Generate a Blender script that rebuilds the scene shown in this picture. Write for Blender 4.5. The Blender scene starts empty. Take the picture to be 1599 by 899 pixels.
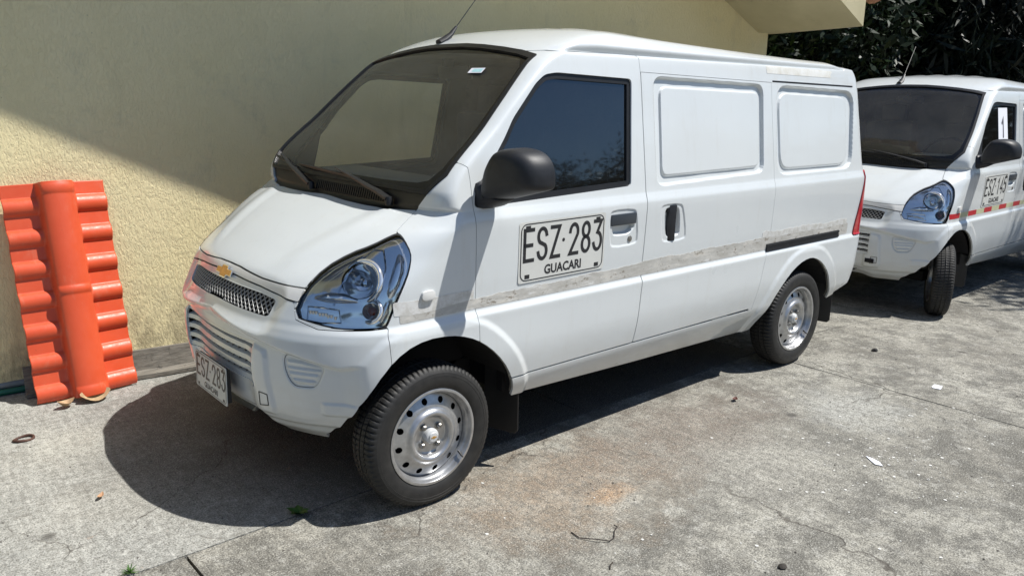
import bpy, bmesh, math, random
import numpy as np
from mathutils import Vector, Matrix
random.seed(7); np.random.seed(7)
S = bpy.context.scene
C = S.collection
R = math.radians

# ------------------------------------------------------------------ camera
CAMP = (-1.684, -3.172, 1.623); YAW, PITCH, ROLL, FPX = 0.717, 0.243, 0.013, 1244.7
cy, sy = math.cos(YAW), math.sin(YAW); cp, sp = math.cos(PITCH), math.sin(PITCH)
fw = Vector((sy*cp, cy*cp, -sp)); rt = Vector((cy, -sy, 0)); up = rt.cross(fw)
r2 = rt*math.cos(ROLL)+up*math.sin(ROLL); u2 = up*math.cos(ROLL)-rt*math.sin(ROLL)
cam = bpy.data.cameras.new('camera'); co = bpy.data.objects.new('camera', cam); C.objects.link(co)
co.matrix_world = Matrix(((r2.x, u2.x, -fw.x, CAMP[0]), (r2.y, u2.y, -fw.y, CAMP[1]), (r2.z, u2.z, -fw.z, CAMP[2]), (0, 0, 0, 1)))
cam.sensor_width = 36; cam.lens = 36*FPX/1599; cam.clip_start = .05; cam.clip_end = 600
S.camera = co
# ------------------------------------------------------------------ sky and sun
SUNV = Vector((.45, -.39, 1)).normalized()
elev = math.asin(SUNV.z)
w = bpy.data.worlds.new('World'); S.world = w; w.use_nodes = True
nt = w.node_tree; nt.nodes.clear()
sky = nt.nodes.new('ShaderNodeTexSky'); sky.sky_type = 'NISHITA'; sky.sun_disc = False
sky.sun_elevation = elev; sky.sun_rotation = math.atan2(SUNV.x, SUNV.y); sky.air_density = 1.0; sky.dust_density = .4; sky.ozone_density = 3.0
bg = nt.nodes.new('ShaderNodeBackground'); bg.inputs[1].default_value = .085
ow = nt.nodes.new('ShaderNodeOutputWorld'); nt.links.new(sky.outputs[0], bg.inputs[0]); nt.links.new(bg.outputs[0], ow.inputs[0])
sl = bpy.data.lights.new('sun', 'SUN'); sl.energy = 5.0; sl.angle = R(.53); sl.color = (1, .97, .92)
so = bpy.data.objects.new('sun', sl); C.objects.link(so)
so.rotation_euler = (-SUNV).to_track_quat('-Z', 'Y').to_euler(); so.location = (0, -6, 8)
S.view_settings.view_transform = 'Standard'; S.view_settings.look = 'None'; S.view_settings.exposure = .30; S.view_settings.gamma = 1

# ------------------------------------------------------------------ material helper
class M:
    def __init__(s, name):
        s.m = bpy.data.materials.new(name); s.m.use_nodes = True; s.t = s.m.node_tree; s.n = s.t.nodes; s.l = s.t.links
        s.b = s.n['Principled BSDF']; s.out = s.n['Material Output']; s._tc = None
    def set(s, **k):
        for a, v in k.items():
            i = s.b.inputs[a.replace('_', ' ')]
            if isinstance(v, bpy.types.NodeSocket): s.l.new(v, i)
            else: i.default_value = (*v, 1) if isinstance(v, (tuple, list)) and len(v) == 3 and i.type == 'RGBA' else v
        return s
    def co(s, scale=(1, 1, 1), loc=(0, 0, 0), rot=(0, 0, 0)):
        if s._tc is None: s._tc = s.n.new('ShaderNodeTexCoord')
        m = s.n.new('ShaderNodeMapping'); s.l.new(s._tc.outputs['Object'], m.inputs[0])
        m.inputs['Scale'].default_value = scale; m.inputs['Location'].default_value = loc; m.inputs['Rotation'].default_value = rot
        return m.outputs[0]
    def noise(s, scale, detail=4, rough=.55, v=None, dist=0):
        n = s.n.new('ShaderNodeTexNoise'); n.inputs['Scale'].default_value = scale; n.inputs['Detail'].default_value = detail
        n.inputs['Roughness'].default_value = rough; n.inputs['Distortion'].default_value = dist
        s.l.new(v if v is not None else s.co(), n.inputs['Vector']); return n.outputs[0]
    def voro(s, scale, feat='F1', v=None, out=0, rnd=1):
        n = s.n.new('ShaderNodeTexVoronoi'); n.feature = feat; n.inputs['Scale'].default_value = scale; n.inputs['Randomness'].default_value = rnd
        s.l.new(v if v is not None else s.co(), n.inputs['Vector']); return n.outputs[out]
    def ramp(s, f, stops):
        n = s.n.new('ShaderNodeValToRGB'); s.l.new(f, n.inputs[0]); e = n.color_ramp.elements
        while len(e) < len(stops): e.new(.5)
        for k, (p, c) in enumerate(stops):
            e[k].position = p; e[k].color = (c, c, c, 1) if not isinstance(c, tuple) else (*c, 1)
        return n.outputs[0]
    def mix(s, f, a, b, mode='MIX'):
        n = s.n.new('ShaderNodeMix'); n.data_type = 'RGBA'; n.blend_type = mode
        for k, v in ((0, f), (6, a), (7, b)):
            if isinstance(v, bpy.types.NodeSocket): s.l.new(v, n.inputs[k])
            elif k == 0: n.inputs[0].default_value = v
            else: n.inputs[k].default_value = (*v, 1) if isinstance(v, tuple) else (v, v, v, 1)
        return n.outputs[2]
    def math(s, op, a, b=0.):
        n = s.n.new('ShaderNodeMath'); n.operation = op
        for k, v in ((0, a), (1, b)):
            if isinstance(v, bpy.types.NodeSocket): s.l.new(v, n.inputs[k])
            else: n.inputs[k].default_value = v
        return n.outputs[0]
    def sep(s, v):
        n = s.n.new('ShaderNodeSeparateXYZ'); s.l.new(v, n.inputs[0]); return n.outputs
    def bump(s, h, strength=.3, dist=.01, prev=None):
        n = s.n.new('ShaderNodeBump'); n.inputs['Strength'].default_value = strength; n.inputs['Distance'].default_value = dist
        s.l.new(h, n.inputs['Height'])
        if prev is not None: s.l.new(prev, n.inputs['Normal'])
        s.l.new(n.outputs[0], s.b.inputs['Normal']); return n.outputs[0]
def simple(name, col, rough=.5, metal=0, coat=0, var=.0, vs=20, bump=0, bs=200, **k):
    m = M(name); m.set(Roughness=rough, Metallic=metal, Coat_Weight=coat, **k)
    if var: m.set(Base_Color=m.mix(m.ramp(m.noise(vs, 5), [(.3, 0.), (.7, 1.)]), tuple(c*(1-var) for c in col), tuple(min(1, c*(1+var)) for c in col)))
    else: m.set(Base_Color=col)
    if bump: m.bump(m.noise(bs, 3), bump, .002)
    return m.m

# paint: white, slightly dusty towards sills (splash dirt that belongs to the paint)
def paint_mat():
    m = M('white_paint')
    z = m.sep(m.co())[2]
    low = m.ramp(z, [(.26, 1.), (.36, .45), (.62, .0)])
    n = m.noise(6, 6, .65, m.co((1, 1, 3.0)))
    d = m.math('MULTIPLY', m.ramp(n, [(.35, .15), (.7, 1.)]), low)
    c = m.mix(m.ramp(m.noise(2.2, 4), [(.3, 0.), (.75, 1.)]), (.675, .708, .712), (.645, .678, .685))
    spk = m.ramp(m.noise(70, 4, .7), [(.70, 0.), (.74, .7)])
    c = m.mix(m.math('MULTIPLY', spk, m.ramp(z, [(.3, 1.), (1.2, .15)])), c, (.34, .31, .25))
    drip = m.ramp(m.noise(16, 5, .7, m.co((1, 1, .12))), [(.55, 0.), (.75, .16)]); c = m.mix(drip, c, (.48, .45, .38))
    c = m.mix(m.math('MULTIPLY', d, .75), c, (.50, .46, .37))
    m.set(Base_Color=c, Roughness=m.ramp(m.noise(3, 4), [(.3, .27), (.7, .38)]), Coat_Weight=.9, Coat_Roughness=.035, Specular_IOR_Level=.45)
    m.bump(m.noise(9, 2), .03, .01)
    return m.m
MT = {}
MT['paint'] = paint_mat()
MT['trim'] = simple('painted_trim', (.72, .72, .70), .3, coat=.4, var=.03)
MT['black_plastic'] = simple('black_plastic', (.013, .0145, .018), .50, var=.25, vs=30, bump=.12, bs=500)
MT['rubber'] = simple('black_rubber', (.010, .0105, .012), .45, var=.2)
MT['dark'] = simple('dark_void', (.008, .008, .009), .9)
MT['liner'] = simple('cabin_lining', (.26, .255, .23), .85, var=.1)
MT['dash'] = simple('dashboard_plastic', (.42, .40, .34), .6, var=.06, bump=.1)
MT['seat'] = simple('seat_fabric', (.13, .13, .125), .9, var=.15, vs=60)
MT['chrome'] = simple('chrome', (.86, .87, .88), .07, metal=1, var=.02, vs=5)
mm_ = M('lamp_reflector'); mm_.set(Base_Color=(.97, .97, .96), Roughness=.09, Metallic=.80); mm_.bump(mm_.noise(7, 1, .4, mm_.co((1, 1, 2.2))), .35, .02); MT['reflector'] = mm_.m
MT['steel'] = simple('silver_wheel_paint', (.47, .475, .48), .32, metal=.75, coat=.1, var=.16, vs=30)
MT['nut'] = simple('nut_steel', (.28, .27, .25), .4, metal=.8, var=.3, vs=60)
MT['cap'] = simple('hub_cap_plastic', (.55, .56, .56), .35, coat=.3, var=.05)
MT['gold'] = simple('gold_emblem', (.62, .36, .10), .28, metal=.6, var=.15, vs=50)
MT['amber'] = simple('amber_bulb', (.22, .035, .01), .15, coat=.6)
MT['red_lens'] = simple('red_lens', (.50, .012, .02), .12, coat=.7, var=.1, vs=8)
MT['plate'] = simple('plate_face', (.52, .54, .53), .35, var=.04, vs=12)
MT['sticker'] = simple('door_sticker', (.64, .645, .61), .45, var=.03, vs=9)
MT['ink'] = simple('black_ink', (.02, .021, .024), .4)
MT['blue_sticker'] = simple('pale_sticker', (.45, .75, .80), .4, var=.2, vs=300)
MT['paper'] = simple('white_paper', (.78, .80, .86), .8)
MT['red_tape'] = simple('red_reflective_tape', (.50, .02, .03), .35)
MT['cream_tape'] = simple('cream_reflective_tape', (.56, .56, .36), .4, var=.05)
def tyre_mat():
    m = M('tyre_rubber')
    c = m.mix(m.ramp(m.noise(25, 5), [(.3, 0.), (.7, 1.)]), (.011, .011, .011), (.026, .025, .023))
    m.set(Base_Color=c, Roughness=.62, Specular_IOR_Level=.5); m.bump(m.noise(220, 3), .15, .002); return m.m
MT['tyre'] = tyre_mat()
def glass_mat(name, tint, mirror=.0, fres=1.5, rough=0.0, gcol=(.95, .97, 1), veil=0):
    m = M(name); m.n.remove(m.b)
    tr = m.n.new('ShaderNodeBsdfTransparent'); tr.inputs[0].default_value = (*tint, 1)
    gl = m.n.new('ShaderNodeBsdfGlossy'); gl.inputs[0].default_value = (*gcol, 1); gl.inputs['Roughness'].default_value = rough
    fr = m.n.new('ShaderNodeFresnel'); fr.inputs[0].default_value = fres
    ad = m.math('ADD', fr.outputs[0], mirror)
    mx = m.n.new('ShaderNodeMixShader'); m.l.new(ad, mx.inputs[0]); m.l.new(tr.outputs[0], mx.inputs[1]); m.l.new(gl.outputs[0], mx.inputs[2])
    o_ = mx.outputs[0]
    if veil:  # pale diffuse film imitating a veiling reflection on the glass
        df = m.n.new('ShaderNodeBsdfDiffuse'); df.inputs[0].default_value = (.55, .53, .47, 1); m2 = m.n.new('ShaderNodeMixShader')
        m.l.new(m.math('MULTIPLY', m.ramp(m.noise(5, 5, .65), [(.3, .55), (.7, 1.)]), veil), m2.inputs[0]); m.l.new(o_, m2.inputs[1]); m.l.new(df.outputs[0], m2.inputs[2]); o_ = m2.outputs[0]
    m.l.new(o_, m.out.inputs[0]); return m.m
MT['windshield'] = glass_mat('windshield_glass', (.93, .93, .88), .0, 1.45, veil=.065)
MT['sideglass'] = glass_mat('dark_tinted_glass', (.10, .11, .13), .05, 1.52, .03, (.62, .80, 1), veil=.016)
MT['clearglass'] = glass_mat('far_window_glass', (.84, .85, .80), .0, 1.5)
MT['lens'] = glass_mat('clear_lens', (.93, .95, .96), .01, 1.45)

# ------------------------------------------------------------------ object helpers
def tag(o, label=None, cat=None, group=None, kind=None):
    if label: o['label'] = label
    if cat: o['category'] = cat
    if group: o['group'] = group
    if kind: o['kind'] = kind
    return o
def link(name, me, parent=None, loc=(0, 0, 0), rot=(0, 0, 0)):
    o = bpy.data.objects.new(name, me); C.objects.link(o); o.location = loc; o.rotation_euler = rot
    if parent is not None: o.parent = parent
    return o
def empty(name, loc=(0, 0, 0), rot=(0, 0, 0)): return link(name, None, None, loc, rot)
def mesh_np(name, V, F, mat, N=None, smooth=True, mats=None, fm=None):
    me = bpy.data.meshes.new(name)
    me.from_pydata([tuple(v) for v in np.asarray(V).tolist()] if len(V) < 20000 else np.asarray(V).tolist(), [], F)
    for mm in (mats or [mat]): me.materials.append(mm)
    me.polygons.foreach_set('use_smooth', np.full(len(me.polygons), smooth))
    if fm is not None: me.polygons.foreach_set('material_index', fm)
    if N is not None: me.normals_split_custom_set_from_vertices(np.asarray(N).tolist())
    me.update(); return me
class MB:
    """collects simple solids in one mesh"""
    def __init__(s): s.v = []; s.f = []
    def add(s, V, F):
        o = len(s.v); s.v += [tuple(v) for v in V]; s.f += [tuple(i+o for i in f) for f in F]
    def box(s, c, h, ax=None):
        ax = ax or (Vector((1, 0, 0)), Vector((0, 1, 0)), Vector((0, 0, 1))); c = Vector(c)
        V = [c+ax[0]*(a*h[0])+ax[1]*(b*h[1])+ax[2]*(d*h[2]) for a in (-1, 1) for b in (-1, 1) for d in (-1, 1)]
        s.add(V, [(0, 1, 3, 2), (4, 6, 7, 5), (0, 4, 5, 1), (2, 3, 7, 6), (0, 2, 6, 4), (1, 5, 7, 3)])
    def tube(s, pts, rad, n=8, cap=True, flat=1.0, upv=(0, 0, 1)):
        pts = [Vector(p) for p in pts]; rad = rad if isinstance(rad, (list, tuple)) else [rad]*len(pts); o = len(s.v)
        for i, p in enumerate(pts):
            d = (pts[min(i+1, len(pts)-1)]-pts[max(i-1, 0)]).normalized(); a = d.cross(Vector(upv))
            if a.length < 1e-3: a = d.cross(Vector((1, 0, 0)))
            a.normalize(); b = d.cross(a)
            for k in range(n):
                t = 2*math.pi*k/n+math.pi/n; s.v.append(tuple(p+a*(math.cos(t)*rad[i])+b*(math.sin(t)*rad[i]*flat)))
        for i in range(len(pts)-1):
            for k in range(n):
                s.f.append((o+i*n+k, o+i*n+(k+1) % n, o+(i+1)*n+(k+1) % n, o+(i+1)*n+k))
        if cap:
            s.f.append(tuple(o+k for k in reversed(range(n)))); s.f.append(tuple(o+(len(pts)-1)*n+k for k in range(n)))
    def lathe(s, prof, n=48, c=(0, 0, 0), ax='y'):
        o = len(s.v)
        for r, h in prof:
            for k in range(n):
                t = 2*math.pi*k/n; a, b = r*math.cos(t), r*math.sin(t)
                p = (a, h, b) if ax == 'y' else ((a, b, h) if ax == 'z' else (h, a, b))
                s.v.append((p[0]+c[0], p[1]+c[1], p[2]+c[2]))
        for i in range(len(prof)-1):
            for k in range(n): s.f.append((o+i*n+k, o+i*n+(k+1) % n, o+(i+1)*n+(k+1) % n, o+(i+1)*n+k))
    def ext(s, poly, h, fr=None):
        """extrude 2-D polygon by h; fr=(origin, ex, ey, ez)"""
        O, ex, ey, ez = fr or (Vector((0, 0, 0)), Vector((1, 0, 0)), Vector((0, 1, 0)), Vector((0, 0, 1)))
        n = len(poly); V = [O+ex*a+ey*b for a, b in poly]+[O+ex*a+ey*b+ez*h for a, b in poly]
        s.add(V, [tuple(reversed(range(n))), tuple(range(n, 2*n))]+[(i, (i+1) % n, n+(i+1) % n, n+i) for i in range(n)])
    def mesh(s, name, mat, smooth=False, bevel=0, seg=2, recalc=True, sub=0):
        me = bpy.data.meshes.new(name); me.from_pydata(s.v, [], s.f); me.materials.append(mat)
        bm = bmesh.new(); bm.from_mesh(me)
        if recalc: bmesh.ops.recalc_face_normals(bm, faces=bm.faces[:])
        if bevel:
            es = [e for e in bm.edges if len(e.link_faces) == 2 and e.calc_face_angle(0) > .5]
            bmesh.ops.bevel(bm, geom=es, offset=bevel, segments=seg, affect='EDGES', profile=.6, clamp_overlap=True)
        if smooth:
            for f in bm.faces: f.smooth = True
            for e in bm.edges:
                if len(e.link_faces) == 2 and e.calc_face_angle(0) > .7: e.smooth = False
        bm.to_mesh(me); bm.free(); return me

# ================================================================== VAN SKIN
T = np.array([
# z     xf     bow   a    n    W     xr
[.27, -.480, .05, .36, 2.3, .690, 3.32],
[.33, -.545, .05, .38, 2.3, .728, 3.35],
[.43, -.576, .05, .40, 2.3, .778, 3.385],
[.455,-.579, .05, .40, 2.3, .783, 3.39],
[.57, -.592, .05, .41, 2.3, .800, 3.40],
[.60, -.592, .05, .41, 2.3, .802, 3.40],
[.72, -.578, .05, .41, 2.3, .805, 3.41],
[.752,-.565, .05, .41, 2.3, .806, 3.41],
[.782,-.553, .05, .41, 2.3, .793, 3.41],
[.80, -.545, .05, .41, 2.3, .793, 3.41],
[.90, -.480, .06, .41, 2.5, .797, 3.41],
[1.00, -.345, .055, .38, 2.7, .800, 3.405],
[1.10, -.165, .05, .28, 3.2, .802, 3.40],
[1.125, -.110, .048, .25, 3.3, .801, 3.40],
[1.165,-.015, .038, .17, 3.8, .790, 3.395],
[1.174, .004, .035, .155, 4.0, .787, 3.395],
[1.19, .010, .03, .13, 4.5, .784, 3.39],
[1.25, .032, .03, .10, 5, .775, 3.38],
[1.50, .292, .03, .10, 5, .736, 3.365],
[1.72, .535, .03, .11, 4.5, .700, 3.345],
[1.785,.610, .035, .14, 3.0, .684, 3.31],
[1.82, .665, .04, .20, 2.8, .660, 3.25],
[1.87, .830, .04, .30, 2.5, .585, 3.14],
[1.905, 1.05, .04, .30, 2.2, .44, 2.98],
[1.925,1.30, .02, .25, 2.0, .22, 2.80],
[1.93, 1.50, .0, .15, 2.0, .01, 2.60]])
def pchip(x, y, xi):
    h = np.diff(x); d = np.diff(y, axis=0)/h[:, None]; m = np.zeros_like(y)
    for k in range(1, len(x)-1):
        w1 = 2*h[k]+h[k-1]; w2 = h[k]+2*h[k-1]; ok = (d[k]*d[k-1]) > 0
        with np.errstate(divide='ignore', invalid='ignore'): v = (w1+w2)/(w1/d[k-1]+w2/d[k])
        m[k] = np.where(ok, v, 0)
    m[0] = d[0]; m[-1] = d[-1]
    i = np.clip(np.searchsorted(x, xi)-1, 0, len(x)-2); t = ((xi-x[i])/h[i])[:, None]; hh = h[i][:, None]
    return (1+2*t)*(1-t)**2*y[i]+t*(1-t)**2*hh*m[i]+t*t*(3-2*t)*y[i+1]+t*t*(t-1)*hh*m[i+1]
def skin(dr=.0052, nf=165, dsx=.0056, ar=.10, nr=3.0, nrear=30):
    dz = np.diff(T[:, 0]); dx = np.diff(T[:, 1]); dw = np.diff(T[:, 5])
    t = np.concatenate([[0], np.cumsum(np.sqrt(dz**2+.6*dx**2+.6*dw**2))]); ti = np.linspace(0, t[-1], int(t[-1]/dr)+1)
    Rr = pchip(t, T, ti); z, xf, bow, a, n, W, xr = [Rr[:, k][:, None] for k in range(7)]; n = np.maximum(n, 1.8)
    tf = np.linspace(0, 1, 601)[None]*np.pi/2; s = np.sin(tf)**(2/n); c = np.abs(np.cos(tf))**(2/n)
    XF = xf+a*(1-c)+bow*s**2; YF = W*s; pp = np.linspace(0, 1, nf+1)
    L = np.concatenate([np.zeros((len(ti), 1)), np.cumsum(np.hypot(np.diff(XF, axis=1), np.diff(YF, axis=1)), 1)], 1)
    X2 = np.empty((len(ti), nf+1)); Y2 = X2.copy()
    for i in range(len(ti)):
        X2[i] = np.interp(pp, L[i]/L[i, -1], XF[i]); Y2[i] = np.interp(pp, L[i]/L[i, -1], YF[i])
    xs = X2[:, -1:]; W_ = Y2[:, -1:]; xe = xr-ar; f = np.linspace(0, 1, int(3.3/dsx)+1)[None, 1:]
    XS = xs+(xe-xs)*f; YS = np.broadcast_to(W_, XS.shape); tr = np.linspace(0, 1, nrear+1)[None, 1:]*np.pi/2
    sr = np.sin(tr)**(2/nr); cr = np.abs(np.cos(tr))**(2/nr); XR = xe+ar*sr; am = np.minimum(ar, W_); YR = (W_-am)+am*cr
    YL = (W_-am)*np.linspace(1, 0, 20)[None, 1:]; XL = np.broadcast_to(XR[:, -1:], YL.shape)
    X = np.hstack([X2, XS, XR, XL]); Y = np.hstack([Y2, YS, YR, YL]); Z0 = np.broadcast_to(z, X.shape).copy()
    Q = X[:, :1]+np.concatenate([np.zeros((len(ti), 1)), np.cumsum(np.abs(np.diff(X, axis=1))+np.abs(np.diff(Y, axis=1)), 1)], 1)
    g = np.interp(X, [0.5, 1.0, 1.5, 2.1, 2.7, 3.1, 3.4], [1.25, 1.15, .9, .66, .45, .36, .3])
    Z = np.where(Z0 > 1.785, 1.785+(Z0-1.785)*g, Z0)
    Z = Z-.0055*np.clip(X-.2, 0, None)*np.clip((Z-.45)/.3, 0, 1)
    return X, Y, Z, Q, Z0
def sst(x, a, b):
    t = np.clip((x-a)/(b-a), 0, 1); return t*t*(3-2*t)
def sdp(px, py, poly, far=.2):
    poly = np.asarray(poly, float); out = np.full(px.shape, far)
    m = (px > poly[:, 0].min()-far) & (px < poly[:, 0].max()+far) & (py > poly[:, 1].min()-far) & (py < poly[:, 1].max()+far)
    x = px[m]; y = py[m]; d = np.full(x.shape, 1e9); ins = np.zeros(x.shape, bool); n = len(poly)
    for i in range(n):
        a = poly[i]; b = poly[(i+1) % n]; e = b-a; wx = x-a[0]; wy = y-a[1]; t = np.clip((wx*e[0]+wy*e[1])/(e@e+1e-12), 0, 1)
        d = np.minimum(d, (wx-e[0]*t)**2+(wy-e[1]*t)**2)
        c = ((a[1] > y) != (b[1] > y))
        with np.errstate(divide='ignore', invalid='ignore'): xx = (b[0]-a[0])*(y-a[1])/(b[1]-a[1]+1e-15)+a[0]
        ins ^= c & (x < xx)
    d = np.sqrt(d); out[m] = np.where(ins, -d, d); return out
def rnd(poly, it=2, k=.25):
    p = np.asarray(poly, float)
    for _ in range(it):
        q = np.roll(p, -1, 0); p = np.stack([p+(q-p)*k, q-(q-p)*k], 1).reshape(-1, 2); k = .25
    return p
def fil(poly, r=.03, n=5):
    p = [np.array(v, float) for v in poly]; o = []; m = len(p)
    for i in range(m):
        a, b_, c_ = p[i-1], p[i], p[(i+1) % m]; la = np.hypot(*(a-b_)); lc = np.hypot(*(c_-b_)); rr_ = min(r, la*.48, lc*.48)
        u = b_+(a-b_)/la*rr_; v = b_+(c_-b_)/lc*rr_
        for kx in range(n+1):
            t = kx/n; o.append((1-t)**2*u+2*t*(1-t)*b_+t*t*v)
    return np.array(o)
hX, hY, hZ, hQ, hZ0 = skin()
nC = hX.shape[1]
def full(a, flip=False): return np.hstack([(-a if flip else a)[:, ::-1], (a if not flip else a)[:, 1:]])
x = full(hX); ay = full(hY); z = full(hZ); q = full(hQ); z0 = full(hZ0)
sg = np.hstack([np.ones((hX.shape[0], nC)), -np.ones((hX.shape[0], nC-1))])   # +1: y>0 (far side), -1: y<0 (near side)
y = ay*sg
# --- feature outlines, metres on the body
P_WS = [(-.3, 1.24), (.4, 1.236), (.672, 1.232), (.723, 1.305), (.716, 1.37), (.707, 1.427), (.67, 1.60), (.626, 1.766), (.53, 1.786), (.407, 1.803), (.27, 1.817), (.138, 1.826), (-.3, 1.830)]
P_COWL = [(-.3, 1.172), (.18, 1.166), (.34, 1.164), (.476, 1.165), (.628, 1.172), (.672, 1.232), (.4, 1.236), (-.3, 1.24)]
P_CLEAR = [(-.1, 1.268), (.40, 1.268), (.59, 1.272), (.645, 1.285), (.675, 1.33), (.672, 1.412), (.625, 1.650), (.605, 1.72), (.57, 1.752), (.40, 1.775), (-.1, 1.797)]
P_HOOD = [(-.2, .927), (.1, .922), (.29, .908), (.41, .905), (.57, .905), (.62, .95), (.68, 1.0), (.71, 1.05), (.70, 1.085), (.657, 1.103), (.647, 1.124), (.628, 1.172), (.476, 1.165), (.34, 1.164), (.18, 1.166), (-.2, 1.178)]
P_TRIM = [(-.2, .927), (.1, .922), (.29, .908), (.41, .905), (.53, .905), (.53, .855), (.416, .866), (.29, .880), (.1, .890), (-.2, .894)]
P_HL = rnd([(.129, .906), (.223, .976), (.351, 1.027), (.462, 1.056), (.56, 1.091), (.60, 1.10), (.64, 1.082), (.683, 1.039), (.686, 1.0), (.673, .949), (.621, .855), (.585, .785), (.572, .778), (.478, .776), (.335, .778), (.22, .79), (.083, .808)], 1)
P_GR1 = rnd([(-.3, .866), (.30, .860), (.408, .846), (.398, .785), (.27, .788), (-.3, .802)], 1, .1)
P_GR2 = [(-.3, .705), (.345, .685), (.345, .50), (-.3, .50)]
P_FOG = fil([(.013, .668), (.262, .638), (.20, .545), (.062, .540), (.013, .60)], .035)
P_BUMP = [(-1.2, .95), (.05, .95), (.10, .80), (.23, .775), (.50, .775), (.588, .778), (.5935, .725), (.600, .655), (.62, .10), (-1.2, .10)]
P_FD = [(.62, 1.7865), (.40, 1.62), (.20, 1.45), (.14, 1.375), (.155, 1.36), (.186, 1.335), (.190, 1.293), (.195, 1.147), (.198, .79), (.205, .655), (.205, .453), (1.174, .445), (1.178, .465), (1.199, .748), (1.214, 1.173), (1.233, 1.713), (1.232, 1.7865)]
P_SD = [(1.174, .445), (1.178, .465), (1.199, .748), (1.214, 1.173), (1.233, 1.7115), (2.325, 1.682), (2.32, 1.60), (2.300, .80), (2.27, .77), (2.20, .432)]
P_WIN = fil([(.200, 1.182), (.212, 1.25), (.286, 1.325), (.382, 1.440), (.436, 1.515), (.574, 1.652), (.63, 1.688), (.70, 1.697), (1.166, 1.679), (1.114, 1.207)], .022)
P_SAIL = [(.10, 1.10), (.325, 1.17), (.372, 1.41), (.30, 1.50), (.05, 1.45)]
P_R1 = fil([(1.318, 1.693), (2.240, 1.668), (2.205, 1.208), (1.296, 1.193)], .06)
P_R1i = fil([(1.372, 1.652), (2.212, 1.630), (2.178, 1.238), (1.345, 1.233)], .05)
P_R2 = fil([(2.372, 1.668), (3.252, 1.640), (3.19, 1.180), (2.333, 1.184)], .10)
P_R2i = fil([(2.400, 1.632), (3.172, 1.608), (3.142, 1.206), (2.385, 1.212)], .09)
P_PAD = rnd([(.320, .50), (.350, .678), (.425, .66), (.435, .40), (.31, .39)], 1, .1)
P_TL = rnd([(3.36, 1.175), (3.318, .98), (3.270, .764), (3.60, .764), (3.60, 1.175)], 1, .04)
ARF = (0.0, .290, .418); ARR = (2.705, .285, .385)
A_F = rnd([(-.350, .10), (-.350, .29), (-.332, .40), (-.295, .51), (-.225, .625), (-.150, .686), (-.05, .713), (.06, .708), (.15, .684), (.225, .645), (.30, .583), (.37, .50), (.415, .41), (.428, .33), (.425, .10)], 1)
A_R = rnd([(2.285, .10), (2.30, .30), (2.355, .40), (2.43, .515), (2.52, .600), (2.62, .652), (2.72, .673), (2.80, .665), (2.90, .622), (2.99, .545), (3.05, .46), (3.10, .37), (3.12, .30), (3.12, .10)], 1)
def sd_arch(c, xx, zz): return sdp(xx, zz, A_F if c is ARF else A_R, .2)
# --- relief: outward displacement along the normal
front = x < .9
P = np.stack([x, y, z], -1)
def gnorm(P):
    du = np.gradient(P, axis=1); dv = np.gradient(P, axis=0); n = np.cross(du, dv)
    n /= np.linalg.norm(n, axis=-1, keepdims=True)+1e-12
    return n
Nn = gnorm(P)
k = (Nn.shape[0]//4, nC+300)
if Nn[k][1] > 0: Nn = -Nn
D = np.zeros_like(x)
s1 = sdp(x, z, P_R1, .06); s1i = sdp(x, z, P_R1i, .06)
D -= .018*sst(-s1, .0, .006); D += .010*sst(-s1i, .0, .0065)
s2 = sdp(x, z, P_R2, .06); s2i = sdp(x, z, P_R2i, .06)
D -= .018*sst(-s2, .0, .006); D += .010*sst(-s2i, .0, .0065)
for c in (ARF, ARR):
    s = sd_arch(c, x, z); D += .011*(1-sst(s, .060, .095))*(z0 < .775)*(1-sst(z0, .72, .775))*sst(x, -.42, -.2 if c is ARF else -.41)
s = sdp(x, z, rnd([(.952, 1.112), (1.140, 1.106), (1.163, .935), (.964, .935)], 2, .12), .05); D -= .0045*sst(-s, 0, .008)
s = sdp(x, z, rnd([(.972, 1.060), (1.125, 1.055), (1.135, 1.015), (1.09, .985), (.985, .99)], 2, .15), .05); D -= .022*sst(-s, 0, .012)
s = sdp(x, z, rnd([(1.308, 1.108), (1.483, 1.103), (1.533, .917), (1.334, .917)], 2, .12), .05); D -= .004*sst(-s, 0, .008)
s = sdp(x, z, rnd([(1.345, 1.09), (1.46, 1.087), (1.48, .94), (1.365, .94)], 2, .15), .05); D -= .02*sst(-s, 0, .012)
# roof: groove over the doors and flat raised bulge with ribs
zz = z0
gx = sst(x, .66, .80)*(1-sst(x, 3.14, 3.17))
D -= .013*np.exp(-((zz-1.793)/.008)**2)*gx
D += .012*sst(zz, 1.797, 1.815)*(1-sst(zz, 1.86, 1.90))*sst(x, .70, 1.0)*(1-sst(x, 3.02, 3.16))
rib = sst(x, 1.0, 1.25)*(1-sst(x, 2.7, 2.9))*(1-sst(ay, .42, .5))
z = z+.006*np.cos(y*2*np.pi/.16)*rib*(zz > 1.82)
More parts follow.
